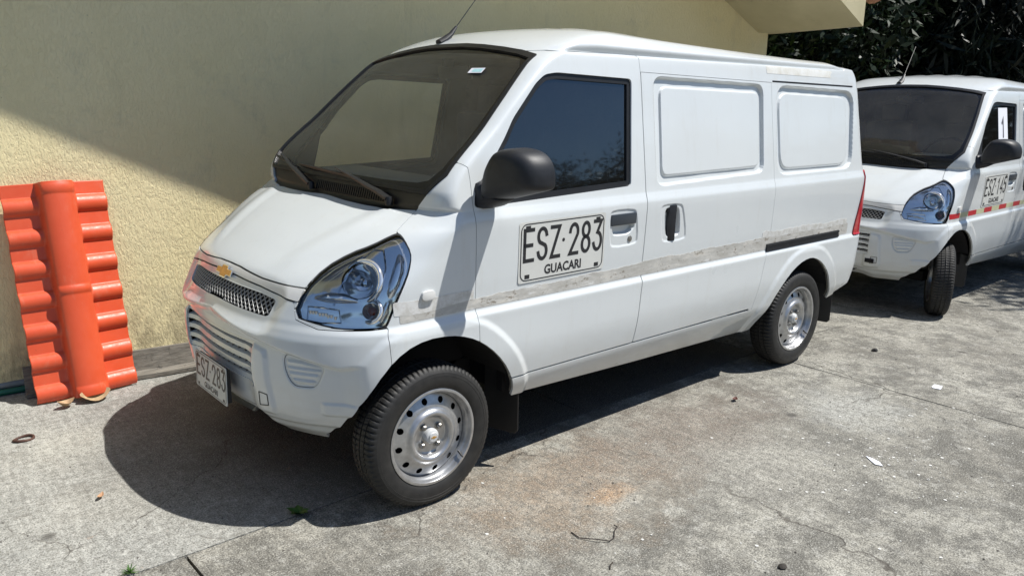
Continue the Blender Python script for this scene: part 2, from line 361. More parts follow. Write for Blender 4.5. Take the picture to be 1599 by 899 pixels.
# bumper: nose above the crease stands proud, pads beside the number plate
cl = np.interp(q, [-.62, -.137, .12, .348, .50, .62], [.765, .712, .675, .640, .655, .70])
D -= .026*sst(cl-z0, .0, .022)*(1-sst(q, .34, .50))*(x < -.1)
D += .007*sst(q, .21, .25)*(1-sst(z0, .478, .484))*(1-sst(q, .40, .46))*(x < -.1)*sst(z0, .42, .44)
D -= .012*sst(.40-z0, .0, .06)*(x < -.25)*(1-sst(q, .25, .42))
s = np.where(x < -.2, sdp(ay, z, P_PAD, .06), .06); D += .012*sst(-s, -.012, .010)
s = np.where(x < -.2, sdp(ay, z, P_GR1, .12), .12); D -= .016*sst(-s, -.075, -.01)*(x < -.3)
D -= .030*sst(.70-z0, 0, .05)*(1-sst(ay, .24, .38))*(x < -.3)
D += .004*np.exp(-((z0-.372)/.012)**2)*(x < -.25)
fg = np.where(x < .1, sdp(q, z0, P_FOG, .06), .06); D -= .008*sst(-fg, -.008, .004)
D += .010*sst(-fg, .010, .016)*(((z0-.545)/.0245) % 1.0)
# hood: shallow ridge lines from the lamp towards the screen
hr = np.abs(ay-np.interp(z0, [.9, 1.16], [.30, .50])); D += .006*(1-sst(hr, .0, .10))*(x < .0)*sst(z0, .93, 1.0)*(1-sst(z0, 1.165, 1.20))
D += .004*(1-sst(np.abs(ay-np.interp(z0, [1.05, 1.35], [.70, .76])), 0, .05))*0
P = np.stack([x, y, z], -1)+Nn*D[..., None]
Nn = gnorm(P)
if Nn[k][1] > 0: Nn = -Nn
x, y, z = P[..., 0], P[..., 1], P[..., 2]; ay = np.abs(y)
nR, nCf = x.shape
IDX = np.arange(nR*nCf).reshape(nR, nCf)
PF = P.reshape(-1, 3); NF = Nn.reshape(-1, 3)
def nearest(coordA, a, coordB, b, side=-1, cond=None):
    d = (coordA-a)**2+(coordB-b)**2
    if side: d = np.where(sg == side, d, 9)
    if cond is not None: d = np.where(cond, d, 9)
    i = np.unravel_index(np.argmin(d), d.shape); return P[i], Nn[i]
def sidept(a, b, off=0., side=-1):
    p, n = nearest(x, a, z, b, side, (q > .3) & (x < 3.33) & (ay > .55))
    yy = p[1]-((a-p[0])*n[0]+(b-p[2])*n[2])/n[1]
    return Vector((a, yy, b))+Vector(n)*off, Vector(n)
def frontpt(a, b, off=0.):
    d = (y-a)**2+(z-b)**2; d = np.where(x < .9, d, 9); i = np.unravel_index(np.argmin(d), d.shape); p = P[i]; n = Nn[i]
    xx = p[0]-((a-p[1])*n[1]+(b-p[2])*n[2])/n[0]
    return Vector((xx, a, b))+Vector(n)*off, Vector(n)
def qpt(a, b, off=0., side=-1):
    p, n = nearest(q, a, z, b, side, x < .4); return Vector(p)+Vector(n)*off, Vector(n)

def clip(sd, off=0.0, skirt=.012, mat=None, name='panel', step=1, cond=None):
    """mesh of the skin where sd<0, cut exactly along sd=0, with an inward lip"""
    if cond is not None: sd = np.where(cond, sd, .2)
    rr = np.arange(0, nR, step); cc = np.arange(0, nCf, step)
    if rr[-1] != nR-1: rr = np.append(rr, nR-1)
    if cc[-1] != nCf-1: cc = np.append(cc, nCf-1)
    ii = IDX[np.ix_(rr, cc)]; s = sd.reshape(-1)
    q4 = np.stack([ii[:-1, :-1], ii[1:, :-1], ii[1:, 1:], ii[:-1, 1:]], -1).reshape(-1, 4)
    s4 = s[q4]; neg = (s4 < 0).sum(1); fulls = q4[neg == 4]; mixed = q4[(neg > 0) & (neg < 4)]
    used = {}; V = []; N = []; F = []
    uf = np.unique(fulls) if len(fulls) else np.zeros(0, int)
    remap = np.full(nR*nCf, -1); remap[uf] = np.arange(len(uf)); V = [PF[uf]]; N = [NF[uf]]; nv = len(uf)
    F = remap[fulls].tolist(); ev = []; en = []; cache = {}
    for f in mixed.tolist():
        poly = []
        for a in range(4):
            i0 = f[a]; i1 = f[(a+1) % 4]; a0 = s[i0]; a1 = s[i1]
            if a0 < 0:
                if remap[i0] < 0: remap[i0] = nv; nv += 1; ev.append(PF[i0]); en.append(NF[i0])
                poly.append(int(remap[i0]))
            if (a0 < 0) != (a1 < 0):
                key = (i0, i1) if i0 < i1 else (i1, i0); r = cache.get(key)
                if r is None:
                    t = a0/(a0-a1); ev.append(PF[i0]*(1-t)+PF[i1]*t); nn = NF[i0]*(1-t)+NF[i1]*t; en.append(nn); r = nv; cache[key] = r; nv += 1
                poly.append(r)
        if len(poly) > 2: F.append(poly)
    if ev: V.append(np.array(ev)); N.append(np.array(en))
    V = np.concatenate(V); N = np.concatenate(N); N /= np.linalg.norm(N, axis=1, keepdims=True)+1e-12
    V = V+N*off
    # face orientation: make it agree with normals
    if F:
        f = F[len(F)//2]; nn = np.cross(V[f[1]]-V[f[0]], V[f[2]]-V[f[1]])
        if nn@N[f[0]] < 0: F = [g[::-1] for g in F]
    if skirt:
        E = {}
        for g in F:
            n = len(g)
            for a in range(n):
                e = (g[a], g[(a+1) % n]); r = (e[1], e[0])
                if r in E: del E[r]
                else: E[e] = 1
        be = list(E); bv = sorted({v for e in be for v in e}); m2 = {v: i for i, v in enumerate(bv)}; n0 = len(V)
        T_ = np.zeros((len(bv), 3))
        for a, b in be:
            t = V[b]-V[a]; o = np.cross(t, N[a]); T_[m2[a]] += o; T_[m2[b]] += o
        T_ /= np.linalg.norm(T_, axis=1, keepdims=True)+1e-12
        bvi = np.array(bv); A = V[bvi]; B = V[bvi]-N[bvi]*skirt
        V = np.concatenate([V, A, B]); N = np.concatenate([N, T_, T_]); nb = len(bv)
        for a, b in be: F.append([n0+m2[b], n0+m2[a], n0+nb+m2[a], n0+nb+m2[b]])
    return mesh_np(name, V, F, mat, N)

fz = x < .95
WSs = np.where(fz, sdp(ay, z, P_WS), .2); COWs = np.where(fz, sdp(ay, z, P_COWL), .2)
HOs = np.where(x < .3, sdp(ay, z, P_HOOD), .2); TRs = np.where(x < -.2, sdp(ay, z, P_TRIM), .2)
HLs = np.where(x < .1, sdp(q, z0, P_HL), .2); G1 = np.where(x < -.2, sdp(ay, z, P_GR1), .2); G2 = np.where(x < -.2, sdp(ay, z, P_GR2), .2)
FGs = np.where(x < .1, sdp(q, z0, P_FOG), .2)
BUs = np.where(x < .2, sdp(q, z0, P_BUMP), .2)
side = (q > .45) & (ay > .5) & (x < 3.33)
FDs = np.where(side, sdp(x, z, P_FD), .2); SDs = np.where(side, sdp(x, z, P_SD), .2)
WIs = np.where(side, sdp(x, z, P_WIN), .2); SAs = np.where(side, sdp(x, z, P_SAIL), .2)
TLs = np.where(x > 3.1, sdp(x, z0, P_TL), .2); TLs = np.maximum(TLs, .60-ay)
AF = np.where(side | (q > .2), sd_arch(ARF, x, z), .2); AR = np.where((ay > .5), sd_arch(ARR, x, z), .2)
zb = np.interp(x, [-.56, -.5, -.45, -.36, .30, .41, 1.27, 2.24, 2.6, 3.1, 3.37, 3.6], [.345, .328, .300, .270, .28, .355, .314, .28, .28, .35, .44, .44])
BT = zb-z                       # >0 below the lower edge
RFs = 1.7935-z0
SEAM = np.where(side, np.maximum(np.abs(z-(.4495-.004*(x-.4)))-.0042, np.maximum(.40-x, x-2.17)), .2)
def cut(a, *holes, g=0.0):
    r = a
    for h in holes:
        h, gg = h if isinstance(h, tuple) else (h, 0.)
        r = np.maximum(r, -h+gg)
    return r
G = .0028
big = [BT, AF, AR]
def body_cut(s): return np.maximum(np.maximum(s, BT), np.maximum(np.maximum(-AF, -AR), -SEAM))
pm = MT['paint']; VM = {}
hoodreg = cut(HOs+G, WSs, COWs, HLs)
VM['hood'] = clip(hoodreg, mat=pm, name='hood')
VM['grille_trim'] = clip(cut(TRs+G, (HOs, G), HLs), mat=MT['trim'], name='grille_trim', off=.002)
VM['front_bumper'] = clip(body_cut(cut(BUs+G, (HOs, G), (TRs, G), (HLs, .001), G1, G2, (FGs, .0022))), mat=pm, name='front_bumper')
for sd_, sn in ((-1, 'L'), (1, 'R')): VM['fog'+sn] = clip(FGs, mat=pm, name='fog_cover', skirt=.006, cond=sg == sd_)
VM['windshield_seal'] = clip(cut(WSs, WSs+.017), off=.005, mat=MT['rubber'], name='windshield_seal')
CLs = np.where(fz, sdp(ay, z, P_CLEAR), .2)
VM['windshield_border'] = clip(cut(WSs+.014, CLs), off=-.004, mat=simple('frit_black_glass', (.010, .010, .011), .12), name='windshield_border', skirt=0)
VM['windshield'] = clip(np.maximum(CLs, WSs+.014), off=-.004, mat=MT['windshield'], name='windshield', skirt=0)
VM['cowl'] = clip(cut(COWs, HOs), off=-.010, mat=MT['rubber'], name='cowl')
for sd_, sn in ((-1, 'L'), (1, 'R')):
    m = sg == sd_
    bc = np.array(qpt(.430, .950, -.020, sd_)[0]); bc2 = np.array(qpt(.500, .840, -.012, sd_)[0])
    b1 = np.linalg.norm(P-Nn*.014-bc, axis=-1)-.068; b2 = np.linalg.norm(P-Nn*.014-bc2, axis=-1)-.031
    VM['headlight'+sn] = clip(np.maximum(HLs+.0045, np.maximum(-b1, -b2)), off=-.014, mat=MT['reflector'], name='headlight_bucket', skirt=-.011, cond=m)
    VM['lens'+sn] = clip(HLs+.006, off=.001, mat=MT['lens'], name='headlight_lens', skirt=0, cond=m)
    VM['lampseal'+sn] = clip(cut(HLs, HLs+.0045), off=-.0008, mat=simple('grey_rubber', (.05, .05, .052), .5), name='headlight_seal', skirt=.004, cond=m)
    VM['fdoor'+sn] = clip(body_cut(cut(FDs+G, WSs, WIs, COWs)), mat=pm, name='front_door', cond=m)
    VM['sdoor'+sn] = clip(body_cut(cut(SDs+.0022, (FDs, G))), mat=pm, name='sliding_door', cond=m)
    VM['winseal'+sn] = clip(cut(WIs, WIs+.024, SAs), off=-.008, mat=MT['rubber'], name='window_seal', cond=m, skirt=.012)
    VM['winglass'+sn] = clip(cut(WIs+.020, SAs), off=-.016, mat=MT['sideglass' if sd_ < 0 else 'clearglass'], name='window_glass', cond=m, skirt=0, step=2)
    VM['sail'+sn] = clip(np.maximum(WIs, SAs), off=-.002, mat=MT['black_plastic'], name='window_corner_panel', cond=m)
    VM['tail'+sn] = clip(TLs+.002, off=.008, mat=MT['red_lens'], name='tail_light', cond=m)
VM['roof'] = clip(np.maximum(RFs, cut(RFs, WSs)), mat=pm, name='roof')
VM['body'] = clip(body_cut(cut(np.full_like(x, -1.), (RFs, 0), HOs, (WSs, 0), (COWs, 0), (HLs, .0005), (BUs, 0), TRs, FDs, SDs, TLs, WIs, G1, G2)), mat=pm, name='body')
# inner shell closing the gaps
inn = cut(np.full_like(x, -1.), WSs-.004, (np.minimum(HLs, TLs), .02), (WIs, .02), (AF, .0), (AR, 0.), (G1, .01), (G2, .01))
inn = np.maximum(np.maximum(inn, -COWs), BT)
VM['inner'] = clip(inn, off=-.022, mat=MT['liner'], name='inner_shell', skirt=0, step=3)
# adhesive residue band along the side (near side), torn edges
rng = np.random.RandomState(3)
def wob(xx, f, a, s): 
    r = np.random.RandomState(s); o = 0
    for kk in range(7): o = o+a/(1+kk*.5)*np.sin(xx*f*(1.6**kk)+r.rand()*9)
    return o
up_e = np.interp(x, [-.14, -.04, .19, .6, .95, 1.2, 1.22, 1.6, 2.2, 2.3, 3.08, 3.2], [.815, .812, .828, .832, .836, .842, .846, .846, .846, .846, .835, .835])+np.where(x > .2, wob(x, 14, .0022, 5), wob(x, 9, .001, 2))
bs = np.maximum(np.maximum(z-up_e, (.786-.0055*np.clip(x-.2, 0, 9))-z), np.maximum(-.15-x, x-3.2))
bs = np.where(side & (sg < 0), bs, .2)
def stripe_mat():
    m = M('adhesive_residue')
    n = m.noise(7, 6, .7, m.co((1, 1, 4)))
    c = m.ramp(n, [(.30, (.40, .385, .345)), (.5, (.50, .49, .455)), (.62, (.62, .60, .55)), (.72, (.44, .40, .33))])
    n2 = m.ramp(m.noise(38, 5, .75, m.co((.5, 1, 1))), [(.57, 0.), (.64, .9)])
    c = m.mix(n2, c, (.22, .19, .15))
    c = m.mix(m.ramp(m.noise(26, 5, .7, m.co((.25, 1, 1.6), (3, 0, 1))), [(.60, 0.), (.66, .8)]), c, (.68, .68, .66)); m.set(Base_Color=c, Roughness=.6); m.bump(m.noise(50, 4), .3, .003); return m.m
MT['residue'] = stripe_mat()
VM['stripe'] = clip(np.maximum(bs, -AF), off=.0009, mat=MT['residue'], name='stripe_residue', skirt=.001)
up2 = .872+wob(x, 30, .003, 8)*0
b2 = np.maximum(np.maximum(z-(up_e+.026+np.abs(wob(x, 17, .006, 9))*.8), (up_e-.004)-z), np.maximum(2.22-x, x-3.18)); b2 = np.where(side & (sg < 0), b2, .2)
b2b = (np.where(side & (sg < 0), np.maximum(np.maximum(z-.866-wob(x, 9, .001, 2), up_e-z), np.maximum(-.17-x, x-.19)), .2))
mm_ = M('flaking_clear_film'); mm_.set(Base_Color=mm_.mix(mm_.ramp(mm_.noise(30, 5, .7), [(.4, 0.), (.6, 1.)]), (.70, .70, .68), (.55, .54, .50)), Roughness=.45)
VM['film'] = clip(b2, off=.0012, mat=mm_.m, name='flaking_film', skirt=.001); VM['film2'] = clip(b2b, off=.0012, mat=mm_.m, name='flaking_film', skirt=.001)
b3 = np.where(side & (sg < 0), np.maximum(np.abs(z-(1.748-.0215*(x-2.28)*.8))-.020, np.maximum(2.285-x, x-2.98-wob(z, 60, .01, 4))), .2)
mm_ = M('dirty_roof_tape'); mm_.set(Base_Color=mm_.mix(mm_.ramp(mm_.noise(14, 6, .7), [(.38, 0.), (.62, 1.)]), (.72, .73, .71), (.60, .59, .53)), Roughness=.6)
VM['rooftape'] = clip(b3, off=.001, mat=mm_.m, name='roof_edge_tape', skirt=.001)
# reflective stripe of the other van
TAPES = []
for kx in range(12):
    x0_ = -.17+.17*kx
    s_ = np.maximum(np.abs(z-(.822-.0055*(x-.2)))-.020, np.maximum(x0_+.001-x, x-x0_-.169)); s_ = np.where(side & (sg < 0), s_, .2)
    TAPES.append(clip(np.maximum(s_, -FDs*0-1 if True else s_), off=.0012, mat=MT['red_tape' if kx % 2 == 0 else 'cream_tape'], name='reflective_tape', skirt=.001))

# ------------------------------------------------------------------ lettering
GL = {  # stroke glyphs in a 1 x 2 cell
 'E': [[(1, 2), (0, 2), (0, 0), (1, 0)], [(0, 1), (.85, 1)]],
 'Z': [[(0, 2), (1, 2), (0, 0), (1, 0)]],
 '1': [[(.15, 1.55), (.6, 2), (.6, 0)]],
 '4': [[(.78, 0), (.78, 2), (0, .6), (1.0, .6)]],
 '5': [[(.95, 2), (.08, 2), (.05, 1.15), (.5, 1.3), (.88, 1.1), (1, .65), (.88, .2), (.5, 0), (.12, .15), (0, .45)]],
}
def arc(cx, cy_, rx, ry, a0, a1, n=10): return [(cx+rx*math.cos(R(a0+(a1-a0)*i/n)), cy_+ry*math.sin(R(a0+(a1-a0)*i/n))) for i in range(n+1)]
GL['S'] = [arc(.5, 1.5, .5, .5, 10, 230, 12)+arc(.5, .5, .5, .5, 50, -170, 12)]
GL['8'] = [arc(.5, 1.52, .44, .48, -90, 270, 16), arc(.5, .52, .5, .52, 90, 450, 16)]
GL['2'] = [arc(.5, 1.48, .5, .52, 175, -20, 10)+[(0, 0), (1, 0)]]
GL['3'] = [[(.05, 2), (.95, 2), (.45, 1.22)]+arc(.48, .6, .52, .6, 80, -165, 12)]
def strokes(mb, ch, fr, ox, oy, w_, h_, th, up_=.0006):
    """thick polylines laid on frame fr"""
    O, ex, ey, ez = fr; hx = th/2
    for pl in GL[ch]:
        pts = [Vector((ox+hx+a*(w_-th), oy+hx+b/2*(h_-th))) for a, b in pl]; n = len(pts)
        closed = (pts[0]-pts[-1]).length < 1e-5
        L_, R_ = [], []
        for i, p in enumerate(pts):
            a = pts[i-1] if i else (pts[-2] if closed else None); b = pts[i+1] if i < n-1 else (pts[1] if closed else None)
            d1 = (p-a).normalized() if a is not None else None; d2 = (b-p).normalized() if b is not None else None
            if d1 is None: d1 = d2; p = p-d2*(0 if closed else hx*.98)
            if d2 is None: d2 = d1; p = p+d1*(0 if closed else hx*.98)
            n1 = Vector((-d1.y, d1.x)); n2 = Vector((-d2.y, d2.x)); mm = (n1+n2); mm = mm.normalized() if mm.length > 1e-4 else n1
            k_ = min(1/max(mm.dot(n1), .35), 2.2); L_.append(p+mm*hx*k_); R_.append(p-mm*hx*k_)
        for i in range(n-1):
            qd = [L_[i], R_[i], R_[i+1], L_[i+1]]; mb.add([O+ex*v.x+ey*v.y+ez*up_ for v in qd], [(0, 1, 2, 3)])
def font_mesh(txt, name, mat, size):
    cu = bpy.data.curves.new('t', 'FONT'); cu.body = txt; cu.size = size; cu.offset = size*.03; cu.resolution_u = 3
    ob = bpy.data.objects.new('t', cu); C.objects.link(ob); dg = bpy.context.evaluated_depsgraph_get(); me = bpy.data.meshes.new_from_object(ob.evaluated_get(dg))
    bpy.data.objects.remove(ob); me.name = name; me.materials.clear(); me.materials.append(mat); return me
def frame_mat(fr):
    O, ex, ey, ez = fr; return Matrix(((ex.x, ey.x, ez.x, O.x), (ex.y, ey.y, ez.y, O.y), (ex.z, ey.z, ez.z, O.z), (0, 0, 0, 1)))
def plate(parent, name, code, W_, H_, fr, matf, thick=.0012, town='GUACARI', rim=None):
    """fr origin at the centre"""
    O, ex, ey, ez = fr; rad = .02*H_/.16
    def rr(w2, h2, r_, n=5):
        o = []
        for cx, cy_, a0 in ((w2-r_, h2-r_, 0), (-w2+r_, h2-r_, 90), (-w2+r_, -h2+r_, 180), (w2-r_, -h2+r_, 270)):
            o += [(cx+r_*math.cos(R(a0+90*i/n)), cy_+r_*math.sin(R(a0+90*i/n))) for i in range(n+1)]
        return o
    mb = MB(); mb.ext(rr(W_/2, H_/2, rad*.4), thick, fr); o = link(name, mb.mesh(name, matf), parent)
    ink = MB(); a = rr(W_/2*.965, H_/2*.94, rad); b = rr(W_/2*.945, H_/2*.905, rad*.85); n = len(a); F0 = (O+ez*(thick+.0006), ex, ey, ez)
    ink.add([F0[0]+ex*p[0]+ey*p[1] for p in a+b], [(i, (i+1) % n, n+(i+1) % n, n+i) for i in range(n)])
    cw = W_*.122; ch = H_*.56; th = W_*.031; y0 = -H_*.165; xs = [-.455, -.307, -.160, .055, .200, .345]
    for c, px_ in zip(code, xs): strokes(ink, c, F0, W_*px_, y0, cw, ch, th, .0001)
    for sx in (-1, 1):
        for sy_ in (-1, 1):
            ww = W_*.026; hh = H_*.034; c_ = (sx*W_*(.405), sy_*H_*.40)
            ink.add([F0[0]+ex*(c_[0]+a_*ww)+ey*(c_[1]+b_*hh) for a_, b_ in ((-1, -1), (1, -1), (1, 1), (-1, 1))], [(0, 1, 2, 3)])
    d0 = [(W_*-.006+.016*W_*math.cos(t*math.pi/5), y0+ch*.52+.016*W_*math.sin(t*math.pi/5)) for t in range(10)]
    ink.add([F0[0]+ex*p[0]+ey*p[1] for p in d0], [tuple(range(10))])
    link('lettering', ink.mesh('lettering', MT['ink'], recalc=False), o)
    tm = font_mesh(town, 'town_lettering', MT['ink'], H_*.215)
    bb = [v.co.x for v in tm.vertices]; cx = (min(bb)+max(bb))/2; wd = max(bb)-min(bb); sc = W_*.43/wd
    for v in tm.vertices: v.co.x = (v.co.x-cx)*sc
    to = link('town_lettering', tm, o); to.matrix_local = frame_mat((O+ez*(thick+.0007)+ey*(-H_*.40), ex, ey, ez))
    return o

# ------------------------------------------------------------------ wheel meshes (axis y, outer face towards -y)
def wheel_meshes():
    RT, n = .293, 320; hw = .083
    prof = [(.192, -.066), (.200, -.074), (.216, -.081), (.236, -.0835), (.250, -.082), (.2505, -.0828), (.262, -.0805), (.2625, -.0812), (.274, -.076), (.283, -.069), (.2885, -.061),
            (.2905, -.055), (.2918, -.047), (.2925, -.036), (.2926, -.0345), (.2865, -.034), (.2865, -.029), (.2928, -.0285), (.293, -.012), (.2931, -.004), (.287, -.0035), (.287, .0035), (.2931, .004)]
    prof += [(r, -h) for r, h in reversed(prof[:-3])]; prof = [(r, h*.95) for r, h in prof]
    V = []; F = []
    for r, h in prof:
        for kx in range(n):
            rr_ = r; ph = kx % 4
            if r > .2915 and (ph == 0) and abs(h) > .006: rr_ = r-.005
            if .280 < r <= .2915 and abs(h) > .05 and ph == 0: rr_ = r-.006
            t = 2*math.pi*(kx+(.6*math.sin(h*40)))/n; V.append((rr_*math.cos(t), h, rr_*math.sin(t)))
    for i in range(len(prof)-1):
        for kx in range(n): F.append((i*n+kx, (i+1)*n+kx, (i+1)*n+(kx+1) % n, i*n+(kx+1) % n))
    me = bpy.data.meshes.new('tyre'); me.from_pydata(V, [], F); me.materials.append(MT['tyre'])
    bm = bmesh.new(); bm.from_mesh(me); bmesh.ops.recalc_face_normals(bm, faces=bm.faces[:])
    for f in bm.faces: f.smooth = True
    for e in bm.edges:
        if len(e.link_faces) == 2 and e.calc_face_angle(0) > .55: e.smooth = False
    bm.to_mesh(me); bm.free(); VM['tyre'] = me
    # raised sidewall ring marks
    # rim barrel + disc
    b = MB(); b.lathe([(.1925, -.064), (.1985, -.0695), (.1995, -.073), (.1965, -.0745), (.1885, -.0735), (.1855, -.069), (.1845, -.060), (.180, -.052), (.1755, -.046), (.1745, -.020), (.1735, .05), (.18, .07), (.19, .072)], 96)
    # disc from polar grid with 12 round holes
    dp = [(.1745, -.028), (.170, -.034), (.164, -.037), (.152, -.042), (.138, -.048), (.126, -.0525), (.118, -.0545), (.112, -.058), (.106, -.0645), (.100, -.0685), (.094, -.069), (.088, -.066), (.083, -.060), (.079, -.050), (.076, -.043), (.071, -.0405), (.060, -.040), (.045, -.0395), (.034, -.040), (.030, -.040)]
    rr_ = []; hh = []
    for (r0, h0), (r1, h1) in zip(dp[:-1], dp[1:]):
        for t in range(3): rr_.append(r0+(r1-r0)*t/3); hh.append(h0+(h1-h0)*t/3)
    rr_.append(.03); hh.append(-.04); n = 192
    for r, h in zip(rr_, hh):
        for kx in range(n): 
            t = 2*math.pi*kx/n; hx = h
            if r < .078: hx = h-.004*max(0, math.cos(4*(t-R(38))))*min(1, (.078-r)/.01)*(1 if r > .04 else 0)
            V_ = (r*math.cos(t), hx, r*math.sin(t)); b.v.append(V_)
    o = len(b.v)-len(rr_)*n; holes = [(.1475*math.cos(R(30*kx+9)), .1475*math.sin(R(30*kx+9))) for kx in range(12)]; hr_ = .0128
    for i in range(len(rr_)-1):
        for kx in range(n):
            ids = (o+i*n+kx, o+i*n+(kx+1) % n, o+(i+1)*n+(kx+1) % n, o+(i+1)*n+kx)
            c = [sum(b.v[j][a]/4 for j in ids) for a in range(3)]
            if min((c[0]-h_[0])**2+(c[2]-h_[1])**2 for h_ in holes) < hr_**2: continue
            b.f.append(ids)
    # snap ragged hole borders to the circle
    for j in range(o, len(b.v)):
        vx, vy, vz = b.v[j]
        for h_ in holes:
            d = math.hypot(vx-h_[0], vz-h_[1])
            if hr_*.70 < d < hr_*1.18: kf = hr_/d; b.v[j] = (h_[0]+(vx-h_[0])*kf, vy, h_[1]+(vz-h_[1])*kf); break
    VM['rim'] = b.mesh('rim', MT['steel'], smooth=True)
    b = MB(); b.lathe([(.0, -.0005), (.15, -.0005), (.172, 0.0)], 48, (0, -.012, 0)); b.lathe([(.0, .0), (.17, .0)], 48, (0, .03, 0)); VM['brake_drum'] = b.mesh('brake_drum', MT['dark'], smooth=True)
    b = MB(); b.lathe([(.031, -.036), (.031, -.058), (.029, -.063), (.0265, -.0655), (.0215, -.0665), (.0205, -.070), (.018, -.0725), (.0, -.0735)], 40); VM['hub_cap'] = b.mesh('hub_cap', MT['cap'], smooth=True)
    b = MB(); b.lathe([(.0165, 0), (.0165, -.004), (.012, -.006)], 20); b.lathe([(.0115, -.004), (.0115, -.018), (.007, -.023), (0, -.0235)], 6); VM['lug_nut'] = b.mesh('lug_nut', MT['nut'])
    b = MB(); b.tube([(0, 0, 0), (0, -.02, -.012), (0, -.032, -.016)], [.005, .0035, .0028], 8); VM['valve'] = b.mesh('valve', MT['rubber'], smooth=True)
BOW = [(-1, -.30), (-.38, -.30), (-.33, -.62), (.33, -.62), (.38, -.30), (1, -.30), (.93, .30), (.38, .30), (.33, .62), (-.33, .62), (-.38, .30), (-.93, .30)]
wheel_meshes()
b = MB(); b.ext([(a*.0125-c_*.002, c_*.0085) for a, c_ in BOW], .0012, (Vector((0, -.0728, 0)), Vector((1, 0, 0)), Vector((0, 0, 1)), Vector((0, -1, 0)))); VM['cap_emblem'] = b.mesh('cap_emblem', MT['gold'])
def wheel(parent, loc, side_, steer=0, spin=0):
    wz = (math.pi if side_ > 0 else 0)+steer
    w_ = link('wheel', VM['rim'], parent, loc, (0, 0, wz))
    w_.rotation_mode = 'XYZ'; w_.rotation_euler = (0, 0, wz)
    link('tyre', VM['tyre'], w_); link('brake_drum', VM['brake_drum'], w_)
    h = link('hub_cap', VM['hub_cap'], w_); 
    for kx in range(4):
        t = R(38+90*kx)+spin; link('lug_nut', VM['lug_nut'], w_, (.052*math.cos(t), -.038, .052*math.sin(t)))
    link('valve', VM['valve'], w_, (.168*math.cos(R(-38)), -.055, .168*math.sin(R(-38)) ))
    link('cap_emblem', VM['cap_emblem'], w_)
    return w_

# ------------------------------------------------------------------ front details meshes
def lattice():
    b = MB()
    p_ = .027
    for fam in (1, -1):
        for i in range(-24, 25):
            seg = []
            for kx in range(15):
                zz_ = .783+(.872-.783)*kx/14; yy = i*p_+fam*(zz_-.83)*1.05
                a = abs(yy); lim = np.interp(zz_, [.783, .80, .85], [.385, .398, .405]); top = np.interp(a, [0, .3, .41], [.867, .861, .847]); bot = np.interp(a, [0, .27, .4], [.801, .788, .785])
                if a < lim and bot-.002 < zz_ < top+.002: seg.append(frontpt(yy, zz_, -.008)[0])
            if len(seg) > 1: b.tube(seg, .0026, 4, upv=(1, 0, 0))
    return b.mesh('grille_mesh', simple('grille_silver_plastic', (.30, .30, .29), .45, metal=0))
VM['lattice'] = lattice()
def backplane(y0, y1, z0_, z1_, off, mat, name, n=14):
    b = MB(); V = []
    for j in range(2):
        for i in range(n+1): V.append(frontpt(y0+(y1-y0)*i/n, (z0_, z1_)[j], off)[0])
    b.add(V, [(i, i+1, n+2+i, n+1+i) for i in range(n)]); return b.mesh(name, mat)
VM['gr1back'] = backplane(-.42, .42, .775, .875, -.045, MT['dark'], 'grille_backing')
VM['gr2back'] = backplane(-.36, .36, .49, .71, -.060, simple('grey_backing', (.07, .07, .07), .8), 'grille_backing')
def slat(zc, hh=.010, dep=.030):
    b = MB(); n = 20; V = []
    for i in range(n+1):
        yy = -.346+.692*i/n; p, nn = frontpt(yy, min(.70, zc), 0); nx = Vector((-1, nn.y*.8, 0)).normalized()
        o = p-nx*.006
        V += [o+Vector((0, 0, hh))-nx*0.004, o+Vector((0, 0, -hh*.4)), o-nx*dep+Vector((0, 0, -hh*.2)), o-nx*dep+Vector((0, 0, hh*1.5))]
    F = []
    for i in range(n):
        for a in range(4): F.append((i*4+a, i*4+(a+1) % 4, i*4+4+(a+1) % 4, i*4+4+a))
    b.add(V, F); return b.mesh('grille_slat', MT['paint'], smooth=True)
VM['slats'] = [slat(zz_, .0125) for zz_ in (.672, .630, .588, .546, .506)]
def fins():
    b = MB()
    for i in range(-6, 7):
        p, _ = frontpt(i*.052, .60, -.04); b.box((p.x, p.y, .60), (.018, .0025, .095))
    return b.mesh('grille_fin', simple('grey_plastic', (.22, .22, .21), .6))
VM['fins'] = fins()
def emblem():
    p, n_ = frontpt(-.005, .888, .006); ez = Vector((n_.x, 0, n_.z)).normalized(); ex = Vector((0, -1, 0)); ey = ez.cross(ex)
    if ey.z < 0: ey = -ey
    o = MB(); o.ext([(a*.076, c_*.044) for a, c_ in BOW], .006, (p, ex, ey, ez)); a = o.mesh('emblem_rim', MT['chrome'], bevel=.0015)
    o = MB(); o.ext([(a*.069, c_*.037) for a, c_ in BOW], .0085, (p, ex, ey, ez)); return a, o.mesh('emblem', MT['gold'], bevel=.0015)
VM['emblem_rim'], VM['emblem'] = emblem()
